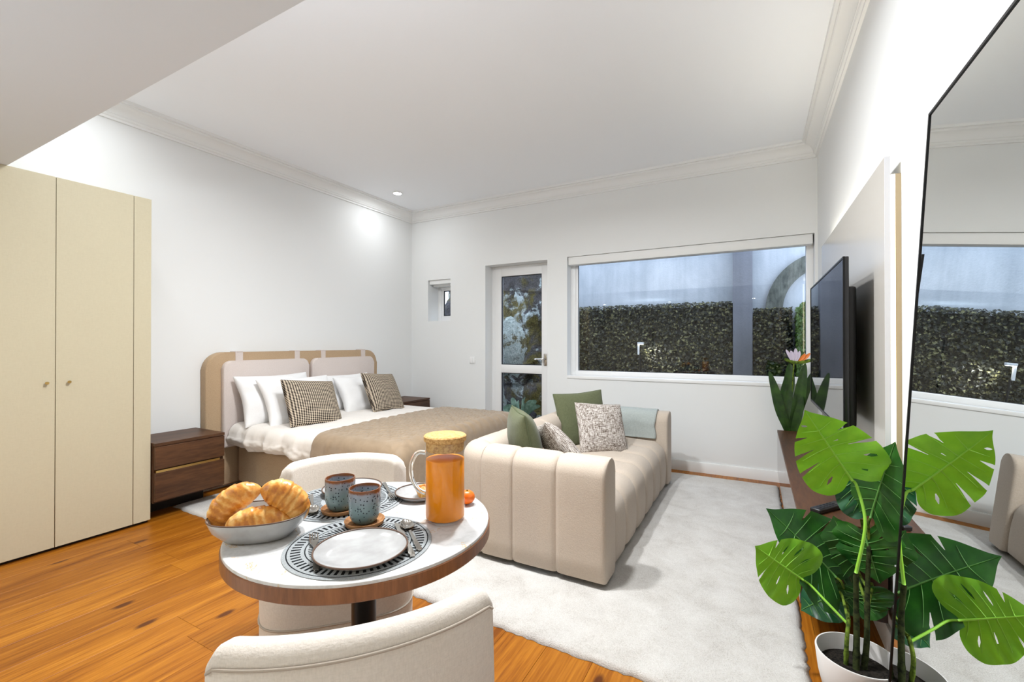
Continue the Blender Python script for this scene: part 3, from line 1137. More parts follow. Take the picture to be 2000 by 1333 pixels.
# ================================================================== RUG
nx, ny = 160, 110
V = []
rx0, rx1 = -3.90, .178
for i in range(nx):
    for j in range(ny):
        u, v = i / (nx - 1), j / (ny - 1)
        xx = rx0 + (rx1 - rx0) * u
        y0 = 1.775 - .10 * u
        yy = y0 + (4.52 - y0) * v
        e = min(u * (rx1 - rx0), (1 - u) * (rx1 - rx0), v * 2.8, (1 - v) * 2.8)
        if i in (0, nx - 1):
            xx += random.uniform(-.006, .006)
        if j in (0, ny - 1):
            yy += random.uniform(-.006, .006)
        z = .0015 + .017 * min(1, (e / .02)) ** .5 + (.0022 * fbm(xx * 14, yy * 14) if e > 0 else 0)
        V.append((xx, yy, z))
rug = mk('rug', (V, grid_faces(nx, ny)), M['rug'], label='large ivory rug under the sofa and the bed', cat='rug', sharp=180, origin=(-1.5, 3.1, 0))
md = rug.modifiers.new('thick', 'SOLIDIFY')
md.thickness = .0012

# ================================================================== SOFA
SX0, SX1, SY0, SY1, SH, ST, SEAT = -1.60, -.655, 2.172, 4.19, .655, .205, .415
sofa = thing('sofa', 'greige channel-tufted sofa with square arms on the rug', 'sofa', ((SX0 + SX1) / 2, (SY0 + SY1) / 2, .018))
ZB = .045


def channel(plan_out, plan_in, h, zb, ns=11, seam=.015, rtop=.085, cap0=False, cap1=False):
    """one upholstered channel: plan_out/plan_in are ns plan points on the outer and inner face; pinched at both seams"""
    ns = len(plan_out)
    V = []
    rings = 0
    for i in range(ns):
        f = i / (ns - 1)
        e = min(f, 1 - f)
        d = seam * exp(-e * 24)                     # pinch towards the seam
        if (cap0 and f < .5) or (cap1 and f > .5):
            d = 0.0
        po, pi_ = Vector(plan_out[i]), Vector(plan_in[i])
        t = (pi_ - po)
        T = t.length
        t.normalize()
        a, b = po + t * d, pi_ - t * d
        T2 = (b - a).length
        r = min(rtop, T2 * .48)
        prof = [(0.012, zb), (0, zb + .02)]
        for k in range(1, 6):
            prof.append((0, zb + .02 + (h - .6 * d - r - zb - .02) * k / 6))
        for k in range(7):
            an = pi / 2 * k / 6
            prof.append((r - r * cos(an), h - .6 * d - r + r * sin(an)))
        full = prof + [(T2 - s, z) for s, z in prof[::-1]]
        rings = len(full)
        for s, z in full:
            p = a + t * s
            V.append((p.x, p.y, z))
    F = grid_faces(ns, rings)
    F.append([k for k in range(rings)][::-1])
    F.append([(ns - 1) * rings + k for k in range(rings)])
    return V, F


def lerp(a, b, f):
    return (a[0] + (b[0] - a[0]) * f, a[1] + (b[1] - a[1]) * f)


def line(a, b, n=21):
    return [lerp(a, b, k / (n - 1)) for k in range(n)]


def plate_bevel(pl_o, pl_i, r=.02, at_start=True):
    """round the free front end of an arm by drawing its first plan points together"""
    o, i = list(pl_o), list(pl_i)
    return o, i


acuts = [SX1, -.925, -1.185, -1.39]
for side in (0, 1):
    yo, yi = (SY0, SY0 + ST) if side == 0 else (SY1, SY1 - ST)
    sgn = 1 if side == 0 else -1
    for k in range(3):
        a, b = acuts[k], acuts[k + 1]
        po, pi_ = line((a, yo), (b, yo)), line((a, yi), (b, yi))
        if k == 0:                                   # softly rounded front end
            m = 5
            po = [(SX1 - .022 + .022 * cos(pi / 2 * (1 - q / m)) * 0 - .022 * (1 - sin(pi / 2 * (1 - q / m))) + .022, yo + sgn * .022 * (1 - sin(pi / 2 * q / m))) for q in range(m)] + line((a - .03, yo), (b, yo), 20)
            pi_ = [(p[0], yi - sgn * .022 * (1 - sin(pi / 2 * q / m))) if q < m else None for q, p in enumerate(po[:m])] + line((a - .03, yi), (b, yi), 20)
        mk('arm_channel', channel(po, pi_, SH, ZB, cap0=(k == 0)), M['sofa'], sofa, sharp=50, fix=True)
    # rounded outer back corner
    R = .21
    cx, cy = SX0 + R, yo + sgn * R
    po, pi_ = [], []
    n = 17
    for q in range(n):
        an = pi / 2 * q / (n - 1)
        po.append((cx - R * sin(an), cy - sgn * R * cos(an)))
        pi_.append((cx - .02 * sin(an), cy - sgn * .02 * cos(an)))
    mk('corner_channel', channel(po, pi_, SH, ZB, rtop=.085), M['sofa'], sofa, sharp=50, fix=True)
bc = [SY0 + .21 + (SY1 - SY0 - .42) * k / 6 for k in range(7)]
for k in range(6):
    mk('back_channel', channel(line((SX0, bc[k]), (SX0, bc[k + 1])), line((SX0 + ST, bc[k]), (SX0 + ST, bc[k + 1])), SH, ZB), M['sofa'], sofa, sharp=50, fix=True)
sc_ = [SY0 + ST + (SY1 - SY0 - 2 * ST) * k / 6 for k in range(7)]
xa, xb = SX0 + ST - .01, SX1 - .012
for k in range(6):
    ya, yb = sc_[k], sc_[k + 1]
    V = []
    ns = 21
    for i in range(ns):
        f = i / (ns - 1)
        e = min(f, 1 - f)
        d = .020 * exp(-e * 16)
        y = ya + (yb - ya) * f
        prof = [(xa, SEAT - .03 - d), (xa + .1, SEAT - d)]
        r = .12
        for q in range(1, 8):
            prof.append((xa + .1 + (xb - r - xa - .1) * q / 8, SEAT - d + .008 * sin(pi * q / 8)))
        for q in range(9):
            an = pi / 2 * q / 8
            prof.append((xb - d - r + r * sin(an), SEAT - d - r + r * cos(an)))
        for q in range(1, 7):
            prof.append((xb - d + .006 * sin(pi * q / 6), SEAT - r - d + (ZB + .015 - SEAT + r + d) * q / 6))
        prof += [(xb - .02, ZB), (xa, ZB)]
        for px, pz in prof:
            V.append((px, y, pz))
    m = len(prof)
    F = grid_faces(ns, m, closed_v=True)
    F += [list(range(m)), [(ns - 1) * m + q for q in range(m)][::-1]]
    mk('seat_channel', (V, F), M['sofa'], sofa, sharp=50, fix=True)
for fx in (SX0 + .12, SX1 - .09):
    for fy in (SY0 + .10, SY1 - .10):
        mk('foot', box(fx - .03, fx + .03, fy - .03, fy + .03, .019, ZB + .004), M['dark'], sofa, sharp=None)

cushion('cushion', 'olive green cushion in the near corner of the sofa, seen edge-on', 'cushion', (-1.315, 2.60, .600), (-.62, .78, 0), (-.20, -.10, 1), .44, .44, .20, M['green'], M['green_edge'], pinch=.06, wr=.006, seed=3)
cushion('cushion', 'grey tweed cushion slumped beside the edge-on green cushion', 'cushion', (-1.10, 2.68, .575), (-.55, .80, -.25), (-.60, -.28, .75), .42, .40, .15, M['tweed'], pinch=.06, seed=5)
cushion('cushion', 'olive green cushion standing behind the grey tweed cushion at the far end', 'cushion', (-1.285, 3.60, .615), (.72, .69, .06), (-.22, .20, 1), .44, .45, .15, M['green'], M['green_edge'], pinch=.06, wr=.006, seed=8)
cushion('cushion', 'grey tweed square cushion leaning in front of the standing green cushion', 'cushion', (-1.07, 3.45, .578), (.70, .70, -.08), (-.38, .26, .95), .41, .41, .14, M['tweed'], pinch=.05, seed=9)

# mint blanket folded over the far arm
V = []
n1, n2 = 34, 26
ylo, yhi = SY1 - ST, SY1
path = [(ylo - .010, SEAT + .012)] + [(ylo - .008, SEAT + (SH - .09 - SEAT) * k / 8) for k in range(1, 9)]
for k in range(9):
    a = pi * k / 8
    path.append(((ylo + yhi) / 2 - (ST / 2 + .007) * cos(a), SH - .085 + .094 * sin(a) ** .75))
path += [(yhi + .008, SH - .09 - k * .05) for k in range(1, 7)]
for i in range(n1):
    u = i / (n1 - 1)
    xx = -1.36 + (-.755 + 1.36) * u
    for j, (yy, zz) in enumerate(path):
        V.append((xx + .006 * sin(j * .7), yy - .003 * (1 + fbm(xx * 9, j * .3)), zz + .002 * fbm(xx * 7, j * .4)))
bl = mk('blanket', (V, grid_faces(n1, len(path))), M['mint'], label='pale mint blanket draped over the far arm of the sofa', cat='blanket', sharp=180, origin=(-1.05, SY1 - .1, SH))
md = bl.modifiers.new('thick', 'SOLIDIFY')
md.thickness = .006
md.offset = 1


# ================================================================== CHAIRS
def chair(label, x, y, face, depth=.235, back=.01, H=.762, hw=.273, rc=.055):
    t = thing('dining_chair', label, 'chair', (x, y, 0), atan2(face[1], face[0]) - pi / 2, group='upholstered tub chairs at the round table')
    # seat block: rounded plan, domed top edge (local front is +y)
    plan = []
    for k in range(72):
        a = 2 * pi * k / 72
        ca, sa = cos(a), sin(a)
        q = (abs(ca) ** 4.2 + abs(sa) ** 4.2) ** (-1 / 4.2)
        plan.append((.268 * ca * q, depth * sa * q + back))
    prof = [(.95, .075), (.985, .085), (1, .11), (1.0, .27), (.995, .285), (1.0, .30), (1.0, .39), (.985, .425), (.95, .452), (.88, .470), (.7, .480), (.35, .484), (0.001, .485)]
    V = [(px * s, (py - back) * s + back, z) for px, py in plan for s, z in prof]
    m = len(prof)
    F = grid_faces(72, m, closed_u=True)
    F.append([k * m for k in range(72)][::-1])
    mk('seat', (V, F), M['chair'], t, world=False, sharp=60)
    ring = [(px * 1.004, (py - back) * 1.004 + back, .285) for px, py in plan]
    mk('piping', tube(ring + ring[:1], .0035, 6, cap=False), M['piping'], t, world=False, sharp=180)
    # wrap-around back shell
    Ra, half, T = .40, hw / .40, .060
    nA = 57
    V = []
    cyc = -.292 + Ra
    for i in range(nA):
        f = i / (nA - 1)
        a = -half + 2 * half * f
        s = (abs(a) / half)
        arc_end = (half - abs(a)) * Ra                # distance to the free edge
        drop = 0.0
        if arc_end < rc:
            drop = rc - sqrt(max(0, rc * rc - (rc - arc_end) ** 2))
        top = H - .012 * s * s - drop
        lo = .10
        th = T * min(1, .45 + .55 * min(1, arc_end / .022))
        r_o, r_i = Ra, Ra - th
        mid = (r_o + r_i) / 2
        pr = [(mid + th * .42, lo), (r_o, lo + .02)]
        for k in range(1, 7):
            pr.append((r_o + .006 * sin(pi * k / 7), lo + .02 + (top - th / 2 - lo - .02) * k / 7))
        for k in range(9):
            an = pi * k / 8
            pr.append((mid + th / 2 * cos(an), top - th / 2 + th / 2 * sin(an)))
        for k in range(1, 7):
            pr.append((r_i, top - th / 2 - (top - th / 2 - lo - .02) * k / 7))
        pr += [(r_i, lo + .02), (mid - th * .42, lo)]
        for r, z in pr:
            V.append((r * sin(a), cyc - r * cos(a), z))
    m = len(pr)
    F = grid_faces(nA, m, closed_v=True)
    F += [list(range(m)), [(nA - 1) * m + k for k in range(m)][::-1]]
    mk('backrest', (V, F), M['chair'], t, world=False, sharp=60, fix=True)
    seam, seam2 = [], []
    for i in range(45):
        f = i / 44
        a = (-half + 2 * half * f) * .985
        arc_end = (half - abs(a)) * Ra
        drop = rc - sqrt(max(0, rc ** 2 - (rc - arc_end) ** 2)) if arc_end < rc else 0
        z = H - .012 * (a / half) ** 2 - drop
        seam.append(((Ra + .002) * sin(a), cyc - (Ra + .002) * cos(a), z - .028))
    mk('piping', tube(seam, .0028, 6), M['piping'], t, world=False, sharp=180)
    for fx in (-.2, .2):
        for fy in (-.15, .12):
            mk('foot', box(fx - .022, fx + .022, fy - .022, fy + .022, 0, .08, .003, 1), M['dark'], t, world=False)
    return t


chair('oatmeal upholstered tub chair on the far side of the round table, beside the bed', -1.462, 1.262, (.72, -.70), .25, .025, .745, .288)
chair('oatmeal upholstered tub chair in the foreground, seen from behind', -.772, .712, (-.767, .641), .215, -.03, .778, .257, .020)

# ================================================================== TABLE
TX, TY, TZ = -.972, .923, .75
tb = thing('round_table', 'small round table with white marble top and walnut edge on a black pole', 'table', (TX, TY, 0))
mk('top', lathe([(0, TZ), (.343, TZ), (.3465, TZ - .002), (.3475, TZ - .005), (.3475, TZ - .008), (0, TZ - .008)], 96, (TX, TY, 0), cap=False), M['marble'], tb, sharp=30)
mk('edge_band', lathe([(.30, TZ - .008), (.3475, TZ - .008), (.350, TZ - .010), (.350, TZ - .040), (.347, TZ - .043), (0, TZ - .043)], 96, (TX, TY, 0), cap=False), wood('walnut edge', (.12, .042, .014), (.30, .12, .045), 9, 'Z', .35), tb, sharp=30)
mk('pole', lathe([(.034, .012), (.034, TZ - .043)], 28, (TX - .008, TY, 0)), M['black_metal'], tb)
mk('base_plate', lathe([(.19, .002), (.20, .004), (.20, .010), (.195, .013), (.034, .016)], 48, (TX, TY, 0)), M['black_metal'], tb)

F1 = Vector((-.75, .66, 0)).normalized()        # the near diner looks this way
R1 = Vector((F1.y, -F1.x, 0))
G1, G2 = (-.866, .803), (-1.140, 1.005)
for (gx, gy), lb in ((G1, 'round grey placemat with black strokes under the large near plate'), (G2, 'round grey placemat with black strokes on the far side of the table')):
    mk('placemat', lathe([(0, .0025), (.1735, .0025), (.1755, .0015), (.1755, 0), (0, 0)], 72, (0, 0, 0), cap=False), M['placemat'], world=False, label=lb, cat='placemat', group='printed felt placemats', sharp=30).location = (gx, gy, TZ + .0004)
ZM = TZ + .003


def plate(x, y, z, r, label, h=.018):
    t = thing('plate', label, 'plate', (x, y, z), group='stoneware plates on the round table')
    mk('dish', lathe([(0, .004), (r * .62, .004), (r * .78, .007), (r * .97, h - .002), (r * .985, h - .0006), (r, h - .003), (r * .80, .0015), (r * .6, 0), (0, 0)], 64, cap=False), M['dish'], t, world=False, sharp=60)
    mk('rim', tube([(r * .99 * cos(2 * pi * k / 64), r * .99 * sin(2 * pi * k / 64), h - .0012) for k in range(65)], .0022, 6, cap=False), M['dish_rim'], t, world=False, sharp=180, label='thin brown rim')
    return t


plate(-.818, .762, ZM, .107, 'large empty pale grey plate with brown rim nearest the viewer')
plate(-1.185, 1.065, ZM, .095, 'pale plate on the far placemat behind the blue cups')
plate(-.965, 1.145, TZ + .0008, .078, 'small pale plate holding the tart beside the juice jug')

# nut tart on the small plate
tt = thing('tart', 'small brown nut tart on the little plate behind the juice jug', 'pastry', (-.935, 1.150, TZ + .0052))
mk('crust', lathe([(0, 0), (.030, 0), (.040, .024), (.042, .026), (.038, .025), (.034, .018), (0, .017)], 28, cap=False), M['pastry'], tt, world=False)
for k in range(9):
    a, r = k * 2.4, .008 + .0022 * k
    mk('nut', shift(lathe([(0, -.006), (.006, -.003), (.008, .001), (.005, .006), (0, .008)], 8, cap=False), r * cos(a), r * sin(a), .021), M['cork'], tt, world=False)


def cup(x, y, z, label):
    t = thing('cup', label, 'cup', (x, y, z), group='speckled blue cups')
    R = .0425
    prof = [(0, .002), (.024, 0), (.030, .003), (.0375, .014), (R - .001, .030), (R, .060), (R, .090), (R - .001, .0945), (R - .0032, .0945), (R - .005, .088), (R - .005, .030), (.030, .009), (0, .007)]
    mk('body', lathe(prof, 48, cap=False), M['glaze'], t, world=False, sharp=70)
    return t


def coaster(x, y, z, label):
    return mk('coaster', lathe([(0, 0), (.044, 0), (.050, .003), (.0535, .013), (.052, .0142), (.049, .012), (.045, .006), (0, .0055)], 48, cap=False), M['terracotta'], world=False, sharp=60, label=label, cat='coaster', group='round tan coasters').__setattr__('location', (x, y, z))


C1, C2 = (-1.080, .925), (-.945, .892)
coaster(C1[0], C1[1], ZM, 'round tan coaster under the farther blue cup')
coaster(C2[0], C2[1], ZM, 'round tan coaster under the nearer blue cup')
cup(C1[0], C1[1], ZM + .006, 'speckled blue cup standing farther back on the table')
cup(C2[0], C2[1], ZM + .006, 'speckled blue cup nearest the large plate')

# ---- juice jug
JX, JY = -.775, 1.030
jg = thing('juice_jug', 'glass jug of orange juice with a cork lid', 'jug', (JX, JY, TZ + .0008))
RJ = .0565
mk('glass_body', lathe([(0, .000), (RJ - .006, .000), (RJ, .006), (RJ, .222), (RJ - .0022, .222), (RJ - .0022, .008), (0, .006)], 56, cap=False), M['jug'], jg, world=False, sharp=70)
mk('juice', lathe([(0, .0066), (RJ - .008, .0066), (RJ - .0024, .011), (RJ - .0024, .1720), (RJ - .004, .1730), (0, .1730)], 48, cap=False), M['juice'], jg, world=False, sharp=60)
hdir = Vector((-.88, -.48, 0)).normalized()
hp = smooth_path([hdir * (RJ - .001) + Vector((0, 0, .188)), hdir * (RJ + .024) + Vector((0, 0, .186)), hdir * (RJ + .040) + Vector((0, 0, .150)), hdir * (RJ + .036) + Vector((0, 0, .110)), hdir * (RJ + .018) + Vector((0, 0, .083)), hdir * (RJ - .001) + Vector((0, 0, .074))], 8)
mk('handle', tube(hp, .0062, 12), M['rod'], jg, world=False, sharp=180)
mk('cork_lid', lathe([(0, .196), (RJ - .005, .196), (RJ - .003, .200), (RJ - .003, .2215), (RJ + .0005, .2225), (RJ + .0035, .2255), (RJ + .0035, .237), (RJ, .240), (0, .240)], 48, cap=False), M['cork'], jg, world=False, sharp=40)


def tangerine(x, y, z, r, label):
    t = thing('tangerine', label, 'fruit', (x, y, z), group='tangerines beside the jug')
    pr = []
    for k in range(15):
        a = -pi / 2 + pi * k / 14
        pr.append((max(0, r * cos(a) * 1.05), r * .92 * sin(a) + r * .92 - (.10 * r * exp(-((pi / 2 - a) / .25) ** 2))))
    mk('peel', lathe(pr, 28, cap=False), M['tangerine'], t, world=False, sharp=180)
    mk('stalk', lathe([(.0028, r * 1.70), (.0022, r * 1.86), (0, r * 1.87)], 8, cap=False), M['stem'], t, world=False)


tangerine(-.788, 1.160, TZ + .0006, .023, 'orange tangerine at the table edge, the front one of two')
tangerine(-.858, 1.206, TZ + .0006, .022, 'orange tangerine mostly hidden behind the juice jug')

# ---- bowl of croissants
BX, BYY = -1.135, .715
bw = thing('bowl', 'oval pale grey bowl with dark rim holding three croissants', 'bowl', (BX, BYY, TZ + .0008), atan2(.62, .78))
bpf = [(0, .003), (.060, 0), (.075, .004), (.098, .030), (.108, .056), (.1085, .0585), (.1060, .0585), (.1035, .055), (.094, .032), (.070, .0085), (0, .007)]
mk('dish', lathe(bpf, 72, cap=False, sx=1.08, sy=.86, sq=2.5), M['dish'], bw, world=False, sharp=70)
rim = []
for k in range(73):
    a = 2 * pi * k / 72
    q = (abs(cos(a)) ** 2.5 + abs(sin(a)) ** 2.5) ** (-1 / 2.5)
    rim.append((.1073 * 1.08 * cos(a) * q, .1073 * .86 * sin(a) * q, .0585))
mk('rim', tube(rim, .0018, 6, cap=False), M['dish_rim'], bw, world=False, sharp=180, label='thin dark rim')


def croissant(c, right, up, L, r, label, bend=.35, seed=0):
    V = []
    n, m = 56, 28
    for i in range(n):
        f = i / (n - 1)
        s = f * 2 - 1
        seg = (f * 7.0) % 1.0
        rad = r * max(.02, (1 - abs(s) ** 2.6)) ** .62 * (1 + .075 * (seg - .5) * (1 if seg < .9 else -1.6))
        px, py = L / 2 * s, -bend * L * (s * s) * .5
        tx, ty = L / 2, -bend * L * s
        ln = sqrt(tx * tx + ty * ty)
        nx_, ny_ = -ty / ln, tx / ln
        for k in range(m):
            a = 2 * pi * k / m
            w = rad * (1 + .03 * noise.noise((s * 4 + seed, cos(a) * 1.5, sin(a) * 1.5)))
            V.append((px + nx_ * w * cos(a), py + ny_ * w * cos(a), w * .82 * sin(a)))
    F = grid_faces(n, m, closed_v=True)
    F += [list(range(m)), [(n - 1) * m + k for k in range(m)][::-1]]
    o = mk('croissant', (V, F), M['pastry'], world=False, sharp=70, label=label, cat='pastry', group='croissants in the oval bowl', fix=True)
    o.matrix_world = Matrix.Translation(c) @ basis(right, up)
    return o


VR = Vector((.6, .8, 0))            # along the bowl, rightwards in view
VU = Vector((.05, -.04, 1))
croissant((-1.192, .672, TZ + .088), (.42, .55, .62), (-.30, -.38, .55), .140, .036, 'croissant standing at the left of the bowl', .42, 1)
croissant((-1.085, .760, TZ + .090), (.40, .50, -.62), (.34, .42, .5), .135, .040, 'croissant standing at the right of the bowl', .35, 2)
croissant((-1.112, .700, TZ + .050), (.58, .77, -.06), (.3, -.25, .9), .150, .036, 'croissant lying flat in the middle, under the other two', .30, 3)


# ---- cutlery
def cutlery_bar(pts, wid, th):
    """flat tapered bar: pts (x, z), wid half widths; along local y"""
    V = []
    for (y, z), w in zip(pts, wid):
        V += [(-w, y, z - th / 2), (w, y, z - th / 2), (w, y, z + th / 2), (-w, y, z + th / 2)]
    n = len(pts)
    F = grid_faces(n, 4, closed_v=True)
    F += [[0, 1, 2, 3], [(n - 1) * 4 + k for k in (3, 2, 1, 0)]]
    return V, F


HP = ([(-.095, .003), (-.090, .004), (-.05, .0045), (0, .0045), (.03, .005)], [.0045, .0065, .0052, .0032, .0030])


def place_flat(t, x0, y0, x1, y1):
    t.location = ((x0 + x1) / 2, (y0 + y1) / 2, ZM)
    t.rotation_euler = (0, 0, atan2(y1 - y0, x1 - x0) - pi / 2)


def fork(h, tip, label):
    t = thing('fork', label, 'cutlery', group='forks on the placemats')
    mk('handle', cutlery_bar(*HP, .0028), M['steel'], t, world=False, sharp=30)
    mk('neck', cutlery_bar([(.03, .005), (.045, .0055), (.055, .006), (.062, .006)], [.0030, .008, .0105, .0108], .0022), M['steel'], t, world=False, sharp=30)
    for k in range(4):
        xx = -.0088 + k * .00587
        mk('tine', shift(cutlery_bar([(.060, .006), (.080, .0075), (.097, .0105)], [.0018, .0016, .0009], .0020), xx, 0, 0), M['steel'], t, world=False, sharp=30)
    place_flat(t, *h, *tip)


def spoon(h, tip, label):
    t = thing('spoon', label, 'cutlery', group='spoons on the placemats')
    mk('handle', cutlery_bar(*HP, .0028), M['steel'], t, world=False, sharp=30)
    V = []
    for i in range(17):
        for j in range(13):
            u, v = i / 16 * 2 - 1, j / 12 * 2 - 1
            y = .060 + .034 * u
            w = .0185 * sqrt(max(0, 1 - u * u)) * (1 - .14 * u)
            V.append((w * v, y, .0085 - .0075 * (1 - u * u) * (1 - v * v)))
    bo = mk('bowl', (V, grid_faces(17, 13)), M['steel'], t, world=False, sharp=180)
    md = bo.modifiers.new('thick', 'SOLIDIFY')
    md.thickness = .0012
    place_flat(t, *h, *tip)


def knife(h, tip, label):
    t = thing('knife', label, 'cutlery', group='knives on the placemats')
    mk('handle', cutlery_bar([(-.105, .004), (-.10, .004), (-.05, .0045), (-.005, .0045)], [.005, .0072, .0066, .0055], .006), M['steel'], t, world=False, sharp=30)
    V = [(-.0055, -.005, .004), (.0055, -.005, .004), (.0095, .02, .004), (.0095, .07, .004), (.006, .095, .004), (-.002, .105, .004), (-.0055, .09, .004)]
    n = len(V)
    V2 = V + [(a, b, c + .0014) for a, b, c in V]
    mk('blade', (V2, [list(range(n))[::-1], list(range(n, 2 * n))] + [[k, (k + 1) % n, n + (k + 1) % n, n + k] for k in range(n)]), M['steel'], t, world=False, sharp=30)
    place_flat(t, *h, *tip)


fork((-.832, .650), (-1.000, .772), 'steel fork at the left of the large near plate')
knife((-.700, .806), (-.868, .930), 'steel knife at the right of the large near plate')
spoon((-.690, .826), (-.872, .964), 'steel spoon beside the near knife, pointing at the juice jug')
knife((-1.290, .945), (-1.145, .842), 'steel knife on the far placemat beside the croissant bowl')
spoon((-1.275, .975), (-1.115, .860), 'steel spoon on the far placemat beside its knife, left of the cups')
fork((-1.150, 1.175), (-1.010, 1.070), 'steel fork on the far placemat between the cups and the tart plate')

# ================================================================== TELEVISION WALL
pn = thing('accent_board', 'pale grey lacquered wall panel behind the television', 'wall panel', (.455, 3.06, .56))
mk('board', box(.430, .447, 2.157, 3.968, .56, 1.955, .001, 1), M['tv_panel'], pn)
mk('edge_strip', box(.4302, .4475, 2.1545, 2.1572, .56, 1.9545), M['panel_edge'], pn, sharp=None, label='white edge strip')
mk('batten', box(.447, .479, 2.20, 3.93, .60, 1.90), M['panel_edge'], pn, sharp=None)
for ya, yb, lb in ((2.155, 2.199, 'upright warm white led strip beside the near edge of the television panel'), (3.931, 3.972, 'upright warm white led strip behind the far edge of the television panel')):
    t = thing('led_strip', lb, 'lamp', (.465, (ya + yb) / 2, .56))
    yy = ya if ya < 3 else yb
    s = -1 if ya < 3 else 1
    mk('profile', box(.4625, .4795, min(ya, yb) + .001, max(ya, yb) - .001, .56, 1.885), M['profile'], t, sharp=None)
    mk('diffuser', box(.4505, .4625, (yy + .004 if s < 0 else yy - .012), (yy + .012 if s < 0 else yy - .004), .56, 1.885), M['led'], t, sharp=None)

t = thing('led_strip', 'led strip along the top of the pale television panel, glowing on the wall above', 'lamp', (.465, 3.06, 1.90))
mk('profile', box(.450, .4795, 2.40, 3.91, 1.9005, 1.925), M['profile'], t, sharp=None)
mk('diffuser', box(.4525, .4765, 2.41, 3.90, 1.9255, 1.9285), M['led'], t, sharp=None)
lamp('tape', 'AREA', W_TAPE, (1.0, .95, .84), (.4645, 3.15, 1.932), t, rot=(pi, 0, 0), shape='RECTANGLE', size=.022, size_y=1.48)

tv = thing('television', 'large flat black television on a bracket in front of the pale panel', 'television', (.36, 2.92, .86))
mk('body', join(box(.326, .343, 2.298, 3.552, .868, 1.612, .004), box(.343, .388, 2.42, 3.43, .88, 1.50, .012)), M['black_plastic'], tv)
mk('screen', box(.3245, .3265, 2.306, 3.544, .882, 1.604), M['screen'], tv, sharp=None)
mk('bezel', frame_rect(2.298, 3.552, .868, 1.612, .008, .3215, .329, .001) if False else join(
    box(.322, .329, 2.298, 2.306, .868, 1.612), box(.322, .329, 3.544, 3.552, .868, 1.612), box(.322, .329, 2.306, 3.544, .868, .882), box(.322, .329, 2.306, 3.544, 1.604, 1.612)), M['black_metal'], tv, sharp=None)
mk('bracket', box(.386, .430, 2.75, 3.10, 1.10, 1.40, .004), M['black_metal'], tv)

cs = thing('media_console', 'long low walnut media console fixed to the wall under the television', 'cabinet', (.32, 3.4, .13))
CY0, CY1 = 2.29, 4.50
mk('top', box(.166, .4795, CY0, CY1, .478, .5, .0012, 1), M['walnut'], cs)
mk('end_panel', box(.168, .464, CY0, CY0 + .02, .13, .478, .001, 1), M['walnut_x'], cs)
mk('end_panel', box(.168, .464, CY1 - .02, CY1, .13, .478, .001, 1), M['walnut_x'], cs)
mk('carcass', box(.19, .464, CY0 + .02, CY1 - .02, .13, .478), M['walnut_x'], cs, sharp=None)
for k in range(4):
    ya = CY0 + .02 + (CY1 - CY0 - .04) * k / 4
    yb = CY0 + .02 + (CY1 - CY0 - .04) * (k + 1) / 4
    mk('drawer', box(.168, .19, ya + .0008, yb - .0008, .13, .4775, .0006, 1), M['walnut_gloss'], cs)

rm = thing('remote_control', 'black remote control lying on the media console', 'remote', (.285, 2.452, .5002), atan2(.16, .115) - pi / 2)
mk('body', box(-.023, .023, -.095, .095, 0, .021, .006, 3), M['black_plastic'], rm, world=False)
for k in range(5):
    for j in range(3):
        mk('button', box(-.015 + j * .012, -.009 + j * .012, -.06 + k * .024, -.05 + k * .024, .0208, .0222), M['gasket'], rm, world=False, sharp=None)
mk('end_cap', box(-.012, .012, .0945, .0965, .005, .016), M['steel'], rm, world=False, sharp=None)

# ================================================================== MIRROR (leans 3.3 degrees back on the right wall)
TILT = radians(3.3)
MY0, MY1, ML = .90, 1.815, 1.955
mr = thing('mirror', 'tall black-framed mirror leaning on the right wall behind the monstera', 'mirror', (.356, (MY0 + MY1) / 2, .002))
mr.rotation_euler = (0, TILT, 0)
hw = (MY1 - MY0) / 2
fw, fd = .008, .016


def fb(y0, y1, z0, z1, x0=0.0, x1=fd):
    return box(x0, x1, y0, y1, z0, z1)


mk('frame', join(fb(-hw, -hw + fw, 0, ML), fb(hw - fw, hw, 0, ML), fb(-hw + fw, hw - fw, 0, fw), fb(-hw + fw, hw - fw, ML - fw, ML)), M['black_metal'], mr, world=False, sharp=None)
mk('glass', fb(-hw + fw, hw - fw, fw, ML - fw, .003, .008), M['mirror'], mr, world=False, sharp=None)
mk('backing', fb(-hw + fw, hw - fw, fw, ML - fw, .009, .015), M['dark'], mr, world=False, sharp=None)


# ================================================================== MONSTERA
CAMO = Vector((0, 0, 1.25))
FWD = Vector((-sin(.49713) * cos(.004864), cos(.49713) * cos(.004864), sin(.004864)))
RGT = Vector((cos(.49713), sin(.49713), 0))
UPV = RGT.cross(FWD)


def at(px, py, d):
    """a point d metres deep on the sight line of photo pixel px, py (used to survey positions)"""
    return CAMO + (FWD + RGT * ((px - 1000) / 875.23) - UPV * ((py - 666.5) / 875.23)) * d


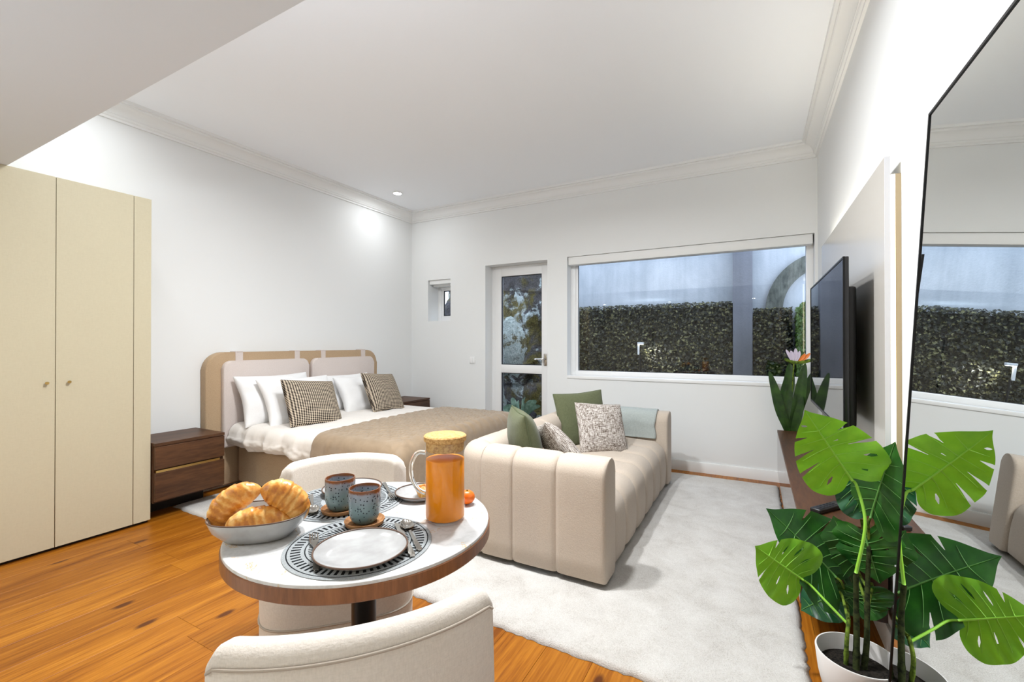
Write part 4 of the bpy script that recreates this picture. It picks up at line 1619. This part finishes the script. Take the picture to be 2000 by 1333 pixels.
def leaf_vf(L, W, slits, fold=.25, droop=.18, wave=.006, seed=0, tipx=0.0):
    """split monstera blade: midrib along +y from 0 to L; slits: list of (side, t, open_from, open_to, halfwidth)"""
    out = [(0.0, 0.06), (.16, -.10), (.34, -.13), (.455, -.03), (.50, .12), (.495, .27), (.46, .42), (.40, .56), (.32, .69), (.22, .81), (.12, .90), (.05, .965), (0.0, 1.03)]
    op = smooth_path([(x, y, 0) for x, y in out], 10)
    no = len(op) - 1

    def outer(t):
        f = t * no
        i = min(int(f), no - 1)
        return op[i].lerp(op[i + 1], f - i)
    V, F = [], []
    ss = [0, .08, .18, .3, .42, .55, .68, .8, .91, 1.0]
    for side in (-1, 1):
        sl = [s for s in slits if s[0] == side]
        ts = sorted({k / 44 for k in range(45)} | {s[1] - s[4] for s in sl} | {s[1] + s[4] for s in sl})
        ts = [t for t in ts if all(abs(abs(t - q[1]) - q[4]) < 1e-7 or abs(t - q[1]) > q[4] * 1.25 for q in sl)]
        o = len(V)
        for t0 in ts:
            for s in ss:
                t = t0
                for q in sl:
                    if abs(abs(t0 - q[1]) - q[4]) < 1e-7:
                        e = (s - q[2]) / max(.05, min(q[3], 1.0) - q[2])
                        e = min(1, max(.12, e * 1.3)) if q[3] > 1 else max(.15, sin(pi * min(1, max(0, e))))
                        t = q[1] + (t0 - q[1]) * e
                B = outer(t)
                my = max(0.0, (t * 1.02 - .02)) ** .95 if t > 0.02 else 0.0
                my = min(my, 1.0) * .98
                x = B.x * s * W / 1.0
                y = (my + (B.y - my) * (s ** 1.25)) * L
                ax = abs(x) / W
                z = fold * W * ax * (1 - .75 * ax) - droop * L * (max(0, y) / L) ** 2
                z += wave * sin(y / L * 17 + seed) * ax * 2
                V.append((side * x, y, z))
        m = len(ss)
        for i in range(len(ts) - 1):
            tm = (ts[i] + ts[i + 1]) / 2
            for j in range(m - 1):
                sm = (ss[j] + ss[j + 1]) / 2
                if any(abs(tm - s[1]) < s[4] and s[2] < sm < s[3] for s in sl):
                    continue
                a, b = o + i * m + j, o + (i + 1) * m + j
                F.append([a, b, b + 1, a + 1] if side > 0 else [a, a + 1, b + 1, b])
    # veins: one midrib and lateral ribs as slim raised tubes
    def surf(side, t, s):
        B = outer(t)
        my = min(max(0.0, (t * 1.02 - .02)) ** .95, 1.0) * .98
        x = B.x * s * W
        y = (my + (B.y - my) * (s ** 1.25)) * L
        ax = abs(x) / W
        return (side * x, y, fold * W * ax * (1 - .75 * ax) - droop * L * (max(0, y) / L) ** 2 + wave * sin(y / L * 17 + seed) * ax * 2 + .0012)
    ribs = tube([(0, y * L, -droop * L * y * y + .0015) for y in [k / 12 for k in range(13)]], [.0048 * (1 - .8 * k / 12) for k in range(13)], 6)
    for side in (-1, 1):
        for t in (.14, .26, .38, .50, .62, .74):
            ribs = join(ribs, tube([surf(side, t, s) for s in (.02, .2, .4, .6, .8)], [.0017, .0015, .0012, .0009, .0005], 5))
    return (V, F), ribs


ST_A = [(-1, .22, .40, .62, .016), (-1, .40, .38, 1.1, .015), (-1, .54, .45, 1.1, .015), (-1, .68, .50, 1.1, .014), (-1, .80, .55, .9, .012),
        (1, .20, .40, .60, .014), (1, .34, .55, .85, .015), (1, .48, .45, 1.1, .016), (1, .64, .60, 1.1, .018), (1, .55, .2, .32, .010)]
ST_B = [(-1, .24, .40, .62, .014), (-1, .40, .35, .60, .013), (-1, .62, .45, 1.1, .014), (1, .26, .35, .65, .016), (1, .42, .40, .78, .016), (1, .56, .35, .62, .012), (1, .70, .5, 1.1, .014)]
ST_C = [(-1, .30, .5, 1.1, .016), (-1, .50, .5, 1.1, .016), (-1, .68, .55, 1.1, .014), (1, .30, .5, 1.1, .016), (1, .48, .45, 1.1, .018), (1, .66, .5, 1.1, .014)]
POTX, POTY, POTZ = .308, 1.940, .172
mo = thing('potted_monstera', 'monstera plant with split green leaves in a white pot beside the mirror', 'plant', (POTX, POTY, 0))
mk('pot', lathe([(0, .001), (.085, .001), (.093, .006), (.113, .09), (.122, POTZ - .004), (.1205, POTZ), (.1165, POTZ), (.112, .13), (.100, .05), (0, .04)], 56, (POTX, POTY, 0), cap=False), M['pot'], mo, sharp=60)
mk('soil', lathe([(0, .122), (.06, .120), (.1098, .116), (.1085, .110), (0, .110)], 36, (POTX, POTY, 0), cap=False), M['soil'], mo, sharp=60)


def stem(pts, r, mat, name='stem', nodes=False):
    sp = smooth_path(pts, 8)
    n = len(sp)
    rr = []
    for k in range(n):
        f = k / (n - 1)
        q = r[0] + (r[1] - r[0]) * f
        if nodes and k % 9 == 4:
            q *= 1.18
        rr.append(q)
    return mk(name, tube(sp, rr, 9), mat, mo, sharp=180)


base1 = Vector((POTX - .030, POTY + .01, .115))
base2 = Vector((POTX - .004, POTY - .005, .115))
base3 = Vector((POTX + .020, POTY + .010, .115))
s2 = [base2, at(1673, 1240, 1.575), at(1672, 1180, 1.60), at(1672, 1120, 1.61)]
stem(s2, (.0105, .008), M['stem_dark'], nodes=True)
stem([base1, at(1654, 1250, 1.575), at(1658, 1210, 1.60)], (.0075, .006), M['stem'], nodes=True)
stem([base3, at(1693, 1250, 1.585), at(1694, 1150, 1.65), at(1698, 1060, 1.71)], (.010, .007), M['stem_dark'], nodes=True)


def leaf(base, tip, nrm, W, slits, mat, rib, root, fold=.25, droop=.15, seed=0, mid=None, pr=.0042, pmat='stem', back=0.0):
    y = (tip - base)
    L = y.length
    y.normalize()
    n = Vector(nrm)
    n = (n - y * n.dot(y)).normalized()
    xax = y.cross(n)
    R = Matrix((xax, y, n)).transposed().to_4x4()
    (vf), ribs = leaf_vf(L, W, slits, fold, droop, seed=seed)
    o = mk('leaf', vf, M[mat], mo, world=False, sharp=180)
    L0 = mo.location
    o.matrix_local = Matrix.Translation(base - L0) @ R
    k = mk('rib', ribs, M[rib], o, world=False, sharp=180)
    pts = [root] + ([mid] if mid is not None else []) + [base - y * .03 + n * .004, base + n * .002]
    stem(pts, (pr * 1.25, pr), M[pmat], 'petiole')


TOCAM = Vector((-.1, -1, .1))
d = 1.705
# A big bright leaf, upper left
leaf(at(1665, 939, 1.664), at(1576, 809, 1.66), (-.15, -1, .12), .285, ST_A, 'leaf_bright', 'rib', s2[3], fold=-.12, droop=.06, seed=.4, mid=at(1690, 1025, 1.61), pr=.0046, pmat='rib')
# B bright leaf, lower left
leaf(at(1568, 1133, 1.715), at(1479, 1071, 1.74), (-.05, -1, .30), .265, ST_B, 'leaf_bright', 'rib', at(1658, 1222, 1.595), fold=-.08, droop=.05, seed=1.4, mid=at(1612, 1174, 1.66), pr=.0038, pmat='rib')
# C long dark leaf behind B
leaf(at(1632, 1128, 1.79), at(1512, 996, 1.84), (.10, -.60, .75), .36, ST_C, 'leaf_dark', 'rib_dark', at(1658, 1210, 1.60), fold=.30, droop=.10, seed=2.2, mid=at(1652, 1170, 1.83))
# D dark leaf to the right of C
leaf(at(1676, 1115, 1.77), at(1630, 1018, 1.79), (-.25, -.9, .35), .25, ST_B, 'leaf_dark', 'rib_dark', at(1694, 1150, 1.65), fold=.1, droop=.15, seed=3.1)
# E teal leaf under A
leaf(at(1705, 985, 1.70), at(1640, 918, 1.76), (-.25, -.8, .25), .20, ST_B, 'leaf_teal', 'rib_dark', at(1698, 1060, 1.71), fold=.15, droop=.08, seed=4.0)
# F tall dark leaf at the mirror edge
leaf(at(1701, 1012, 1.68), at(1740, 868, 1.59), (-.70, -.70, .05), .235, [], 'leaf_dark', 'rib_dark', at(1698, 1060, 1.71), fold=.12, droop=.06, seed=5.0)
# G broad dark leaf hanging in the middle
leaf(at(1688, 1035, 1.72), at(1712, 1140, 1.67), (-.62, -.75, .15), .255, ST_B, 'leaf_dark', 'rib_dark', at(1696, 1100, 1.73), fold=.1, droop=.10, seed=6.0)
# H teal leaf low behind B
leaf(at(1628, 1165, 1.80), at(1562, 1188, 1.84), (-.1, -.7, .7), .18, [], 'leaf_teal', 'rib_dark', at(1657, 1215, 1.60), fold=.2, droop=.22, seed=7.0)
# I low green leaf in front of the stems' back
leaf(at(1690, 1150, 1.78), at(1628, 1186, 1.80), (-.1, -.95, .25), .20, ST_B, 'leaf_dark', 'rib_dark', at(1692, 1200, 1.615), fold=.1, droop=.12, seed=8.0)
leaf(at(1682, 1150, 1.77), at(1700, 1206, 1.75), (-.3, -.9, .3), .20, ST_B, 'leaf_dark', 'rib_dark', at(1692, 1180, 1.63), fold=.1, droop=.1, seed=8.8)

# ================================================================== BIRD OF PARADISE behind the console's far end
bp = thing('bird_of_paradise', 'bird of paradise plant with strap leaves and flower, behind the far end of the cabinet', 'plant', (.27, 4.585, 0))
mk('pot', lathe([(0, .001), (.055, .001), (.072, .20), (.068, .20), (.063, .17), (0, .17)], 32, (.27, 4.585, 0), cap=False), M['pot'], bp)
mk('soil', lathe([(0, .176), (.062, .172), (.0625, .168), (0, .168)], 24, (.27, 4.585, 0), cap=False), M['soil'], bp)


def strap(pts, w, nrm, mat, name='leaf', par=None):
    sp = smooth_path(pts, 8)
    n = len(sp)
    V = []
    for k, p in enumerate(sp):
        f = k / (n - 1)
        d = (sp[min(k + 1, n - 1)] - sp[max(k - 1, 0)]).normalized()
        s = d.cross(Vector(nrm)).normalized()
        nn = s.cross(d)
        ww = w * (max(.02, sin(pi * min(1, f * .93 + .05) ** 1.25)) ** .8)
        if f < .25:
            ww = max(ww * .5, .006)
        for q in (-1, -.5, 0, .5, 1):
            V.append(tuple(p + s * (ww * q) + nn * (ww * .35 * abs(q))))
    o = mk(name, (V, grid_faces(n, 5)), M[mat], par or bp, sharp=180)
    return o


B0 = Vector((.27, 4.585, .17))
yb_ = 4.56
strap([B0, (.255, yb_, .45), (.19, yb_ - .01, .66), (.15, yb_ - .01, .84), (.108, yb_, 1.0)], .040, (.2, -1, 0), 'leaf_bird')
strap([B0, (.262, yb_, .50), (.232, yb_ + .02, .75), (.258, yb_ + .02, .93), (.265, yb_ + .03, 1.075)], .050, (.1, -1, 0), 'leaf_bird')
strap([B0, (.285, yb_ - .02, .48), (.318, yb_ - .04, .68), (.348, yb_ - .05, .90), (.372, yb_ - .05, 1.075)], .046, (-.3, -1, 0), 'leaf_bird')
strap([B0, (.290, yb_ - .03, .45), (.312, yb_ - .06, .58), (.335, yb_ - .07, .70), (.350, yb_ - .07, .80)], .036, (-.5, -.9, .1), 'leaf_bird')
strap([B0, (.29, yb_ + .03, .5), (.345, yb_ + .05, .72), (.40, yb_ + .06, .9), (.43, yb_ + .06, 1.0)], .034, (.3, -1, 0), 'leaf_bird')
fs = smooth_path([B0, (.275, 4.58, .6), (.285, 4.575, .9), (.295, 4.57, 1.08)], 8)
mk('stem', tube(fs, .006, 8), M['stem'], bp, sharp=180)
mk('spathe', join(tube(smooth_path([(.225, 4.56, 1.115), (.27, 4.565, 1.09), (.33, 4.57, 1.085), (.40, 4.56, 1.10), (.435, 4.55, 1.115)], 6), [.002] + [.013] * 5 + [.015] * 14 + [.010] * 3 + [.003] * 2, 8)), M['stem'], bp, sharp=180)
for (tx, tz), mt, w in (((.235, 1.195), 'petal_pale', .012), ((.27, 1.185), 'petal_pale', .016), ((.305, 1.205), 'petal_pale', .016), ((.335, 1.185), 'petal_pale', .012), ((.375, 1.160), 'petal_orange', .014), ((.41, 1.165), 'petal_orange', .014)):
    b0 = Vector((.30 + (tx - .30) * .35, 4.565, 1.09))
    strap([b0, b0.lerp(Vector((tx, 4.555, tz)), .5) + Vector((.004, -.004, 0)), (tx, 4.55, tz)], w, (0, -1, .1), mt, 'petal')

# ================================================================== LIGHT SWITCH
sw = thing('light_switch', 'white square light switch on the back wall left of the door', 'switch', (-3.102, BY, 1.0))
mk('plate', box(-3.142, -3.062, BY - .009, BY - .0005, .996, 1.080, .003), M['pvc'], sw)
for xx in (-3.136, -3.100):
    mk('rocker', box(xx, xx + .033, BY - .012, BY - .008, 1.003, 1.073, .002), M['pvc'], sw)

# ================================================================== OUTSIDE
mk('courtyard_ground', box(-6, 4, BY + .3, 9, -.25, -.06), M['ground'], kind='structure', sharp=None)
mk('courtyard_wall', box(-2.70, 3.0, 6.62, 6.85, -.06, 4.2), M['concrete'], kind='structure', sharp=None)
pst = mk('post', box(-.250, -.028, 6.38, 6.58, -.06, 4.2, .008), M['post'], label='grey square post in front of the courtyard wall, splitting the hedge', cat='post', origin=(-.14, 6.48, -.06))


def hedge(name, label, x0, x1, y0, y1, ztop, n, seed, side=False):
    rr = random.Random(seed)
    t = thing(name, label, 'hedge', ((x0 + x1) / 2, (y0 + y1) / 2, -.06))
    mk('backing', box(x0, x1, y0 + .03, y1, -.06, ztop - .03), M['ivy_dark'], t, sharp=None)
    V, F = [], []
    for k in range(n):
        u = rr.random()
        if u < .86:
            p = Vector((rr.uniform(x0, x1), y0 + rr.uniform(-.02, .03), rr.uniform(.55, ztop)))
            nn = Vector((rr.gauss(0, .5), -1, rr.gauss(.2, .5)))
        elif u < .96:
            p = Vector((rr.uniform(x0, x1), rr.uniform(y0 - .01, y1), ztop + rr.uniform(-.03, .035)))
            nn = Vector((rr.gauss(0, .6), -.6, 1))
        else:
            p = Vector((rr.choice((x0, x1)), rr.uniform(y0, y1), rr.uniform(.55, ztop)))
            nn = Vector((1 if p.x > (x0 + x1) / 2 else -1, -.4, .2))
        nn.normalize()
        a = nn.cross(Vector((rr.gauss(0, 1), rr.gauss(0, 1), rr.gauss(0, 1)))).normalized()
        b = nn.cross(a)
        s = rr.uniform(.014, .026)
        o = len(V)
        V += [tuple(p - b * s), tuple(p + a * s * .8 + nn * .004), tuple(p + b * s * 1.1), tuple(p - a * s * .8 + nn * .004)]
        F.append([o, o + 1, o + 2, o + 3])
    mk('ivy_leaves', (V, F), M['ivy'], t, sharp=None, kind='stuff')
    return t


hedge('ivy_hedge', 'long dark ivy hedge left of the grey post outside the wide window', -2.66, -.265, 6.44, 6.58, 1.762, 9000, 1)
hedge('ivy_hedge', 'short ivy hedge right of the grey post outside the wide window', -.015, .40, 6.44, 6.58, 1.655, 2000, 2)
# returning hedge running towards the house
rr = random.Random(5)
t = thing('ivy_hedge', 'greener ivy hedge turning towards the house at the window right edge', 'hedge', (.56, 5.9, -.06))
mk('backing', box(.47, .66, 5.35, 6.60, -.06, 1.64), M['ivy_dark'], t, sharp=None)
V, F = [], []
for k in range(4000):
    if rr.random() < .8:
        p = Vector((.455 + rr.uniform(-.02, .015), rr.uniform(5.33, 6.6), rr.uniform(.5, 1.66)))
        nn = Vector((-1, rr.gauss(-.3, .5), rr.gauss(.2, .5))).normalized()
    else:
        p = Vector((rr.uniform(.45, .66), rr.uniform(5.33, 6.6), 1.65 + rr.uniform(-.02, .04)))
        nn = Vector((rr.gauss(0, .5), rr.gauss(-.3, .5), 1)).normalized()
    a = nn.cross(Vector((rr.gauss(0, 1), rr.gauss(0, 1), rr.gauss(0, 1)))).normalized()
    b = nn.cross(a)
    s = rr.uniform(.014, .026)
    o = len(V)
    V += [tuple(p - b * s), tuple(p + a * s * .8), tuple(p + b * s * 1.1), tuple(p - a * s * .8)]
    F.append([o, o + 1, o + 2, o + 3])
mk('ivy_leaves', (V, F), leaf_mat('green ivy leaf', (.03, .07, .012), (.14, .24, .04), .2, .4), t, sharp=None, kind='stuff')

# stone arch beside the courtyard wall
pts = []
for k in range(25):
    a = pi - pi * .98 * k / 24
    pts.append((.78 + .57 * cos(a), 6.60, 1.66 + .62 * sin(a)))
pts = [(.21, 6.60, .0), (.21, 6.60, .8)] + pts
V = []
for q, p in enumerate(pts):
    a = atan2(p[2] - 1.66, p[0] - .78) if q >= 2 else pi
    for (dr, dy) in ((-.095, -.05), (.095, -.05), (.095, .015), (-.095, .015)):
        V.append((p[0] + dr * cos(a), p[1] + dy, p[2] + dr * sin(a)))
mk('stone_arch', (V, grid_faces(len(pts), 4, closed_v=True) + [[0, 1, 2, 3], [len(V) - 1, len(V) - 2, len(V) - 3, len(V) - 4]]), M['stone'],
   label='mottled stone arch rising above the hedge at the right of the window', cat='arch', sharp=40, origin=(.78, 6.6, 0), fix=True)

# garden spike lamp
gl = thing('garden_lamp', 'small white garden lamp lighting the dark hedge', 'lamp', (-1.40, 6.30, -.06))
mk('spike', tube([(-1.40, 6.30, -.06), (-1.40, 6.30, 1.10)], .010, 8), M['black_metal'], gl)
mk('head', box(-1.432, -1.352, 6.27, 6.33, 1.235, 1.262, .004), M['pvc'], gl)
mk('neck', box(-1.432, -1.412, 6.285, 6.315, 1.09, 1.24), M['pvc'], gl, sharp=None)
mk('lens', box(-1.425, -1.36, 6.275, 6.325, 1.231, 1.235), M['garden_lens'], gl, sharp=None)
lamp('bulb', 'SPOT', 9.0, (1, .97, .92), (-1.385, 6.30, 1.225), gl, rot=(radians(24), radians(-52), 0), spot_size=radians(84), spot_blend=.5, shadow_soft_size=.02)

# rocks and plants outside the garden door


def rock(c, s, seed, label, mat='rock'):
    bm = bmesh.new()
    bmesh.ops.create_icosphere(bm, subdivisions=4, radius=1)
    for v in bm.verts:
        q = v.co.normalized()
        k = 1 + .22 * noise.noise(q * 1.6 + Vector((seed, seed * 2, 0))) + .12 * noise.noise(q * 4 + Vector((seed, 3, 1))) + .05 * noise.noise(q * 11 + Vector((seed, 7, 1)))
        cell = noise.noise(q * 2.4 + Vector((seed * 3, 0, 0)))
        k += .10 * (1 if cell > .1 else 0)
        v.co = Vector((q.x * s[0] * k, q.y * s[1] * k, q.z * s[2] * k))
    return mk('rock', from_bm(bm), M[mat], world=False, sharp=45, label=label, cat='rock', group='rocks outside the garden door').__setattr__('location', c)


V = []
NX, NZ = 90, 130
for i in range(NX):
    for j in range(NZ):
        xx, zz = -5.2 + 2.46 * i / (NX - 1), -.06 + 3.6 * j / (NZ - 1)
        p = Vector((xx * 1.3, zz * 1.3, 2.0))
        c = noise.cell_vector(Vector((xx * 1.9 + .5 * noise.noise(p), zz * 1.9 + .6 * noise.noise(p + Vector((4, 0, 0))), 0)))
        yy = 6.15 + .28 * zz + .22 * c.x + .30 * noise.noise(p) + .10 * noise.noise(p * 3) + .04 * noise.noise(p * 8)
        V.append((xx, yy, zz))
mk('rock_outcrop', (V, grid_faces(NX, NZ)), M['rock'], label='lichen and moss covered rock face filling the garden door glass', cat='rock', sharp=40, origin=(-3.7, 6.3, -.06))
rock((-3.20, 5.78, 1.20), (.27, .17, .42), 2.6, 'pale lichen-crusted rock in the middle of the upper door glass', 'lichen')
rock((-2.98, 5.72, .10), (.26, .20, .26), 11.2, 'dark grey boulder behind the lower door pane')
rock((-3.42, 5.70, .30), (.20, .18, .36), 13.9, 'pale boulder at the left of the lower door pane', 'lichen')
for (gx, gy, gz, n, s, lb) in ((-2.80, 5.40, .18, 12, .34, 'grey green rosette plant outside the lower door pane'), (-2.62, 5.30, -.02, 16, .24, 'bright green low plant at the bottom of the door glass'), (-3.05, 5.35, .0, 10, .28, 'leafy plant at the bottom left of the door glass')):
    t = thing('garden_plant', lb, 'plant', (gx, gy, -.06))
    rr = random.Random(int(gx * -100))
    mk('crown', lathe([(.05, -.06), (.03, gz + .02), (0, gz + .03)], 10, (gx, gy, 0)), M['stem'], t)
    for k in range(n):
        a = 2 * pi * k / n + rr.uniform(-.2, .2)
        e = rr.uniform(.5, 1.1)
        b0 = Vector((gx, gy, gz))
        tip = b0 + Vector((cos(a) * cos(e), sin(a) * cos(e), sin(e))) * s * rr.uniform(.8, 1.2)
        md_ = b0.lerp(tip, .55) + Vector((0, 0, .05))
        strap([b0, md_, tip], .045 if s > .3 else .035, (cos(a + 1.5), sin(a + 1.5), .6), 'agave' if s > .3 else 'leaf_bright', 'leaf', t)
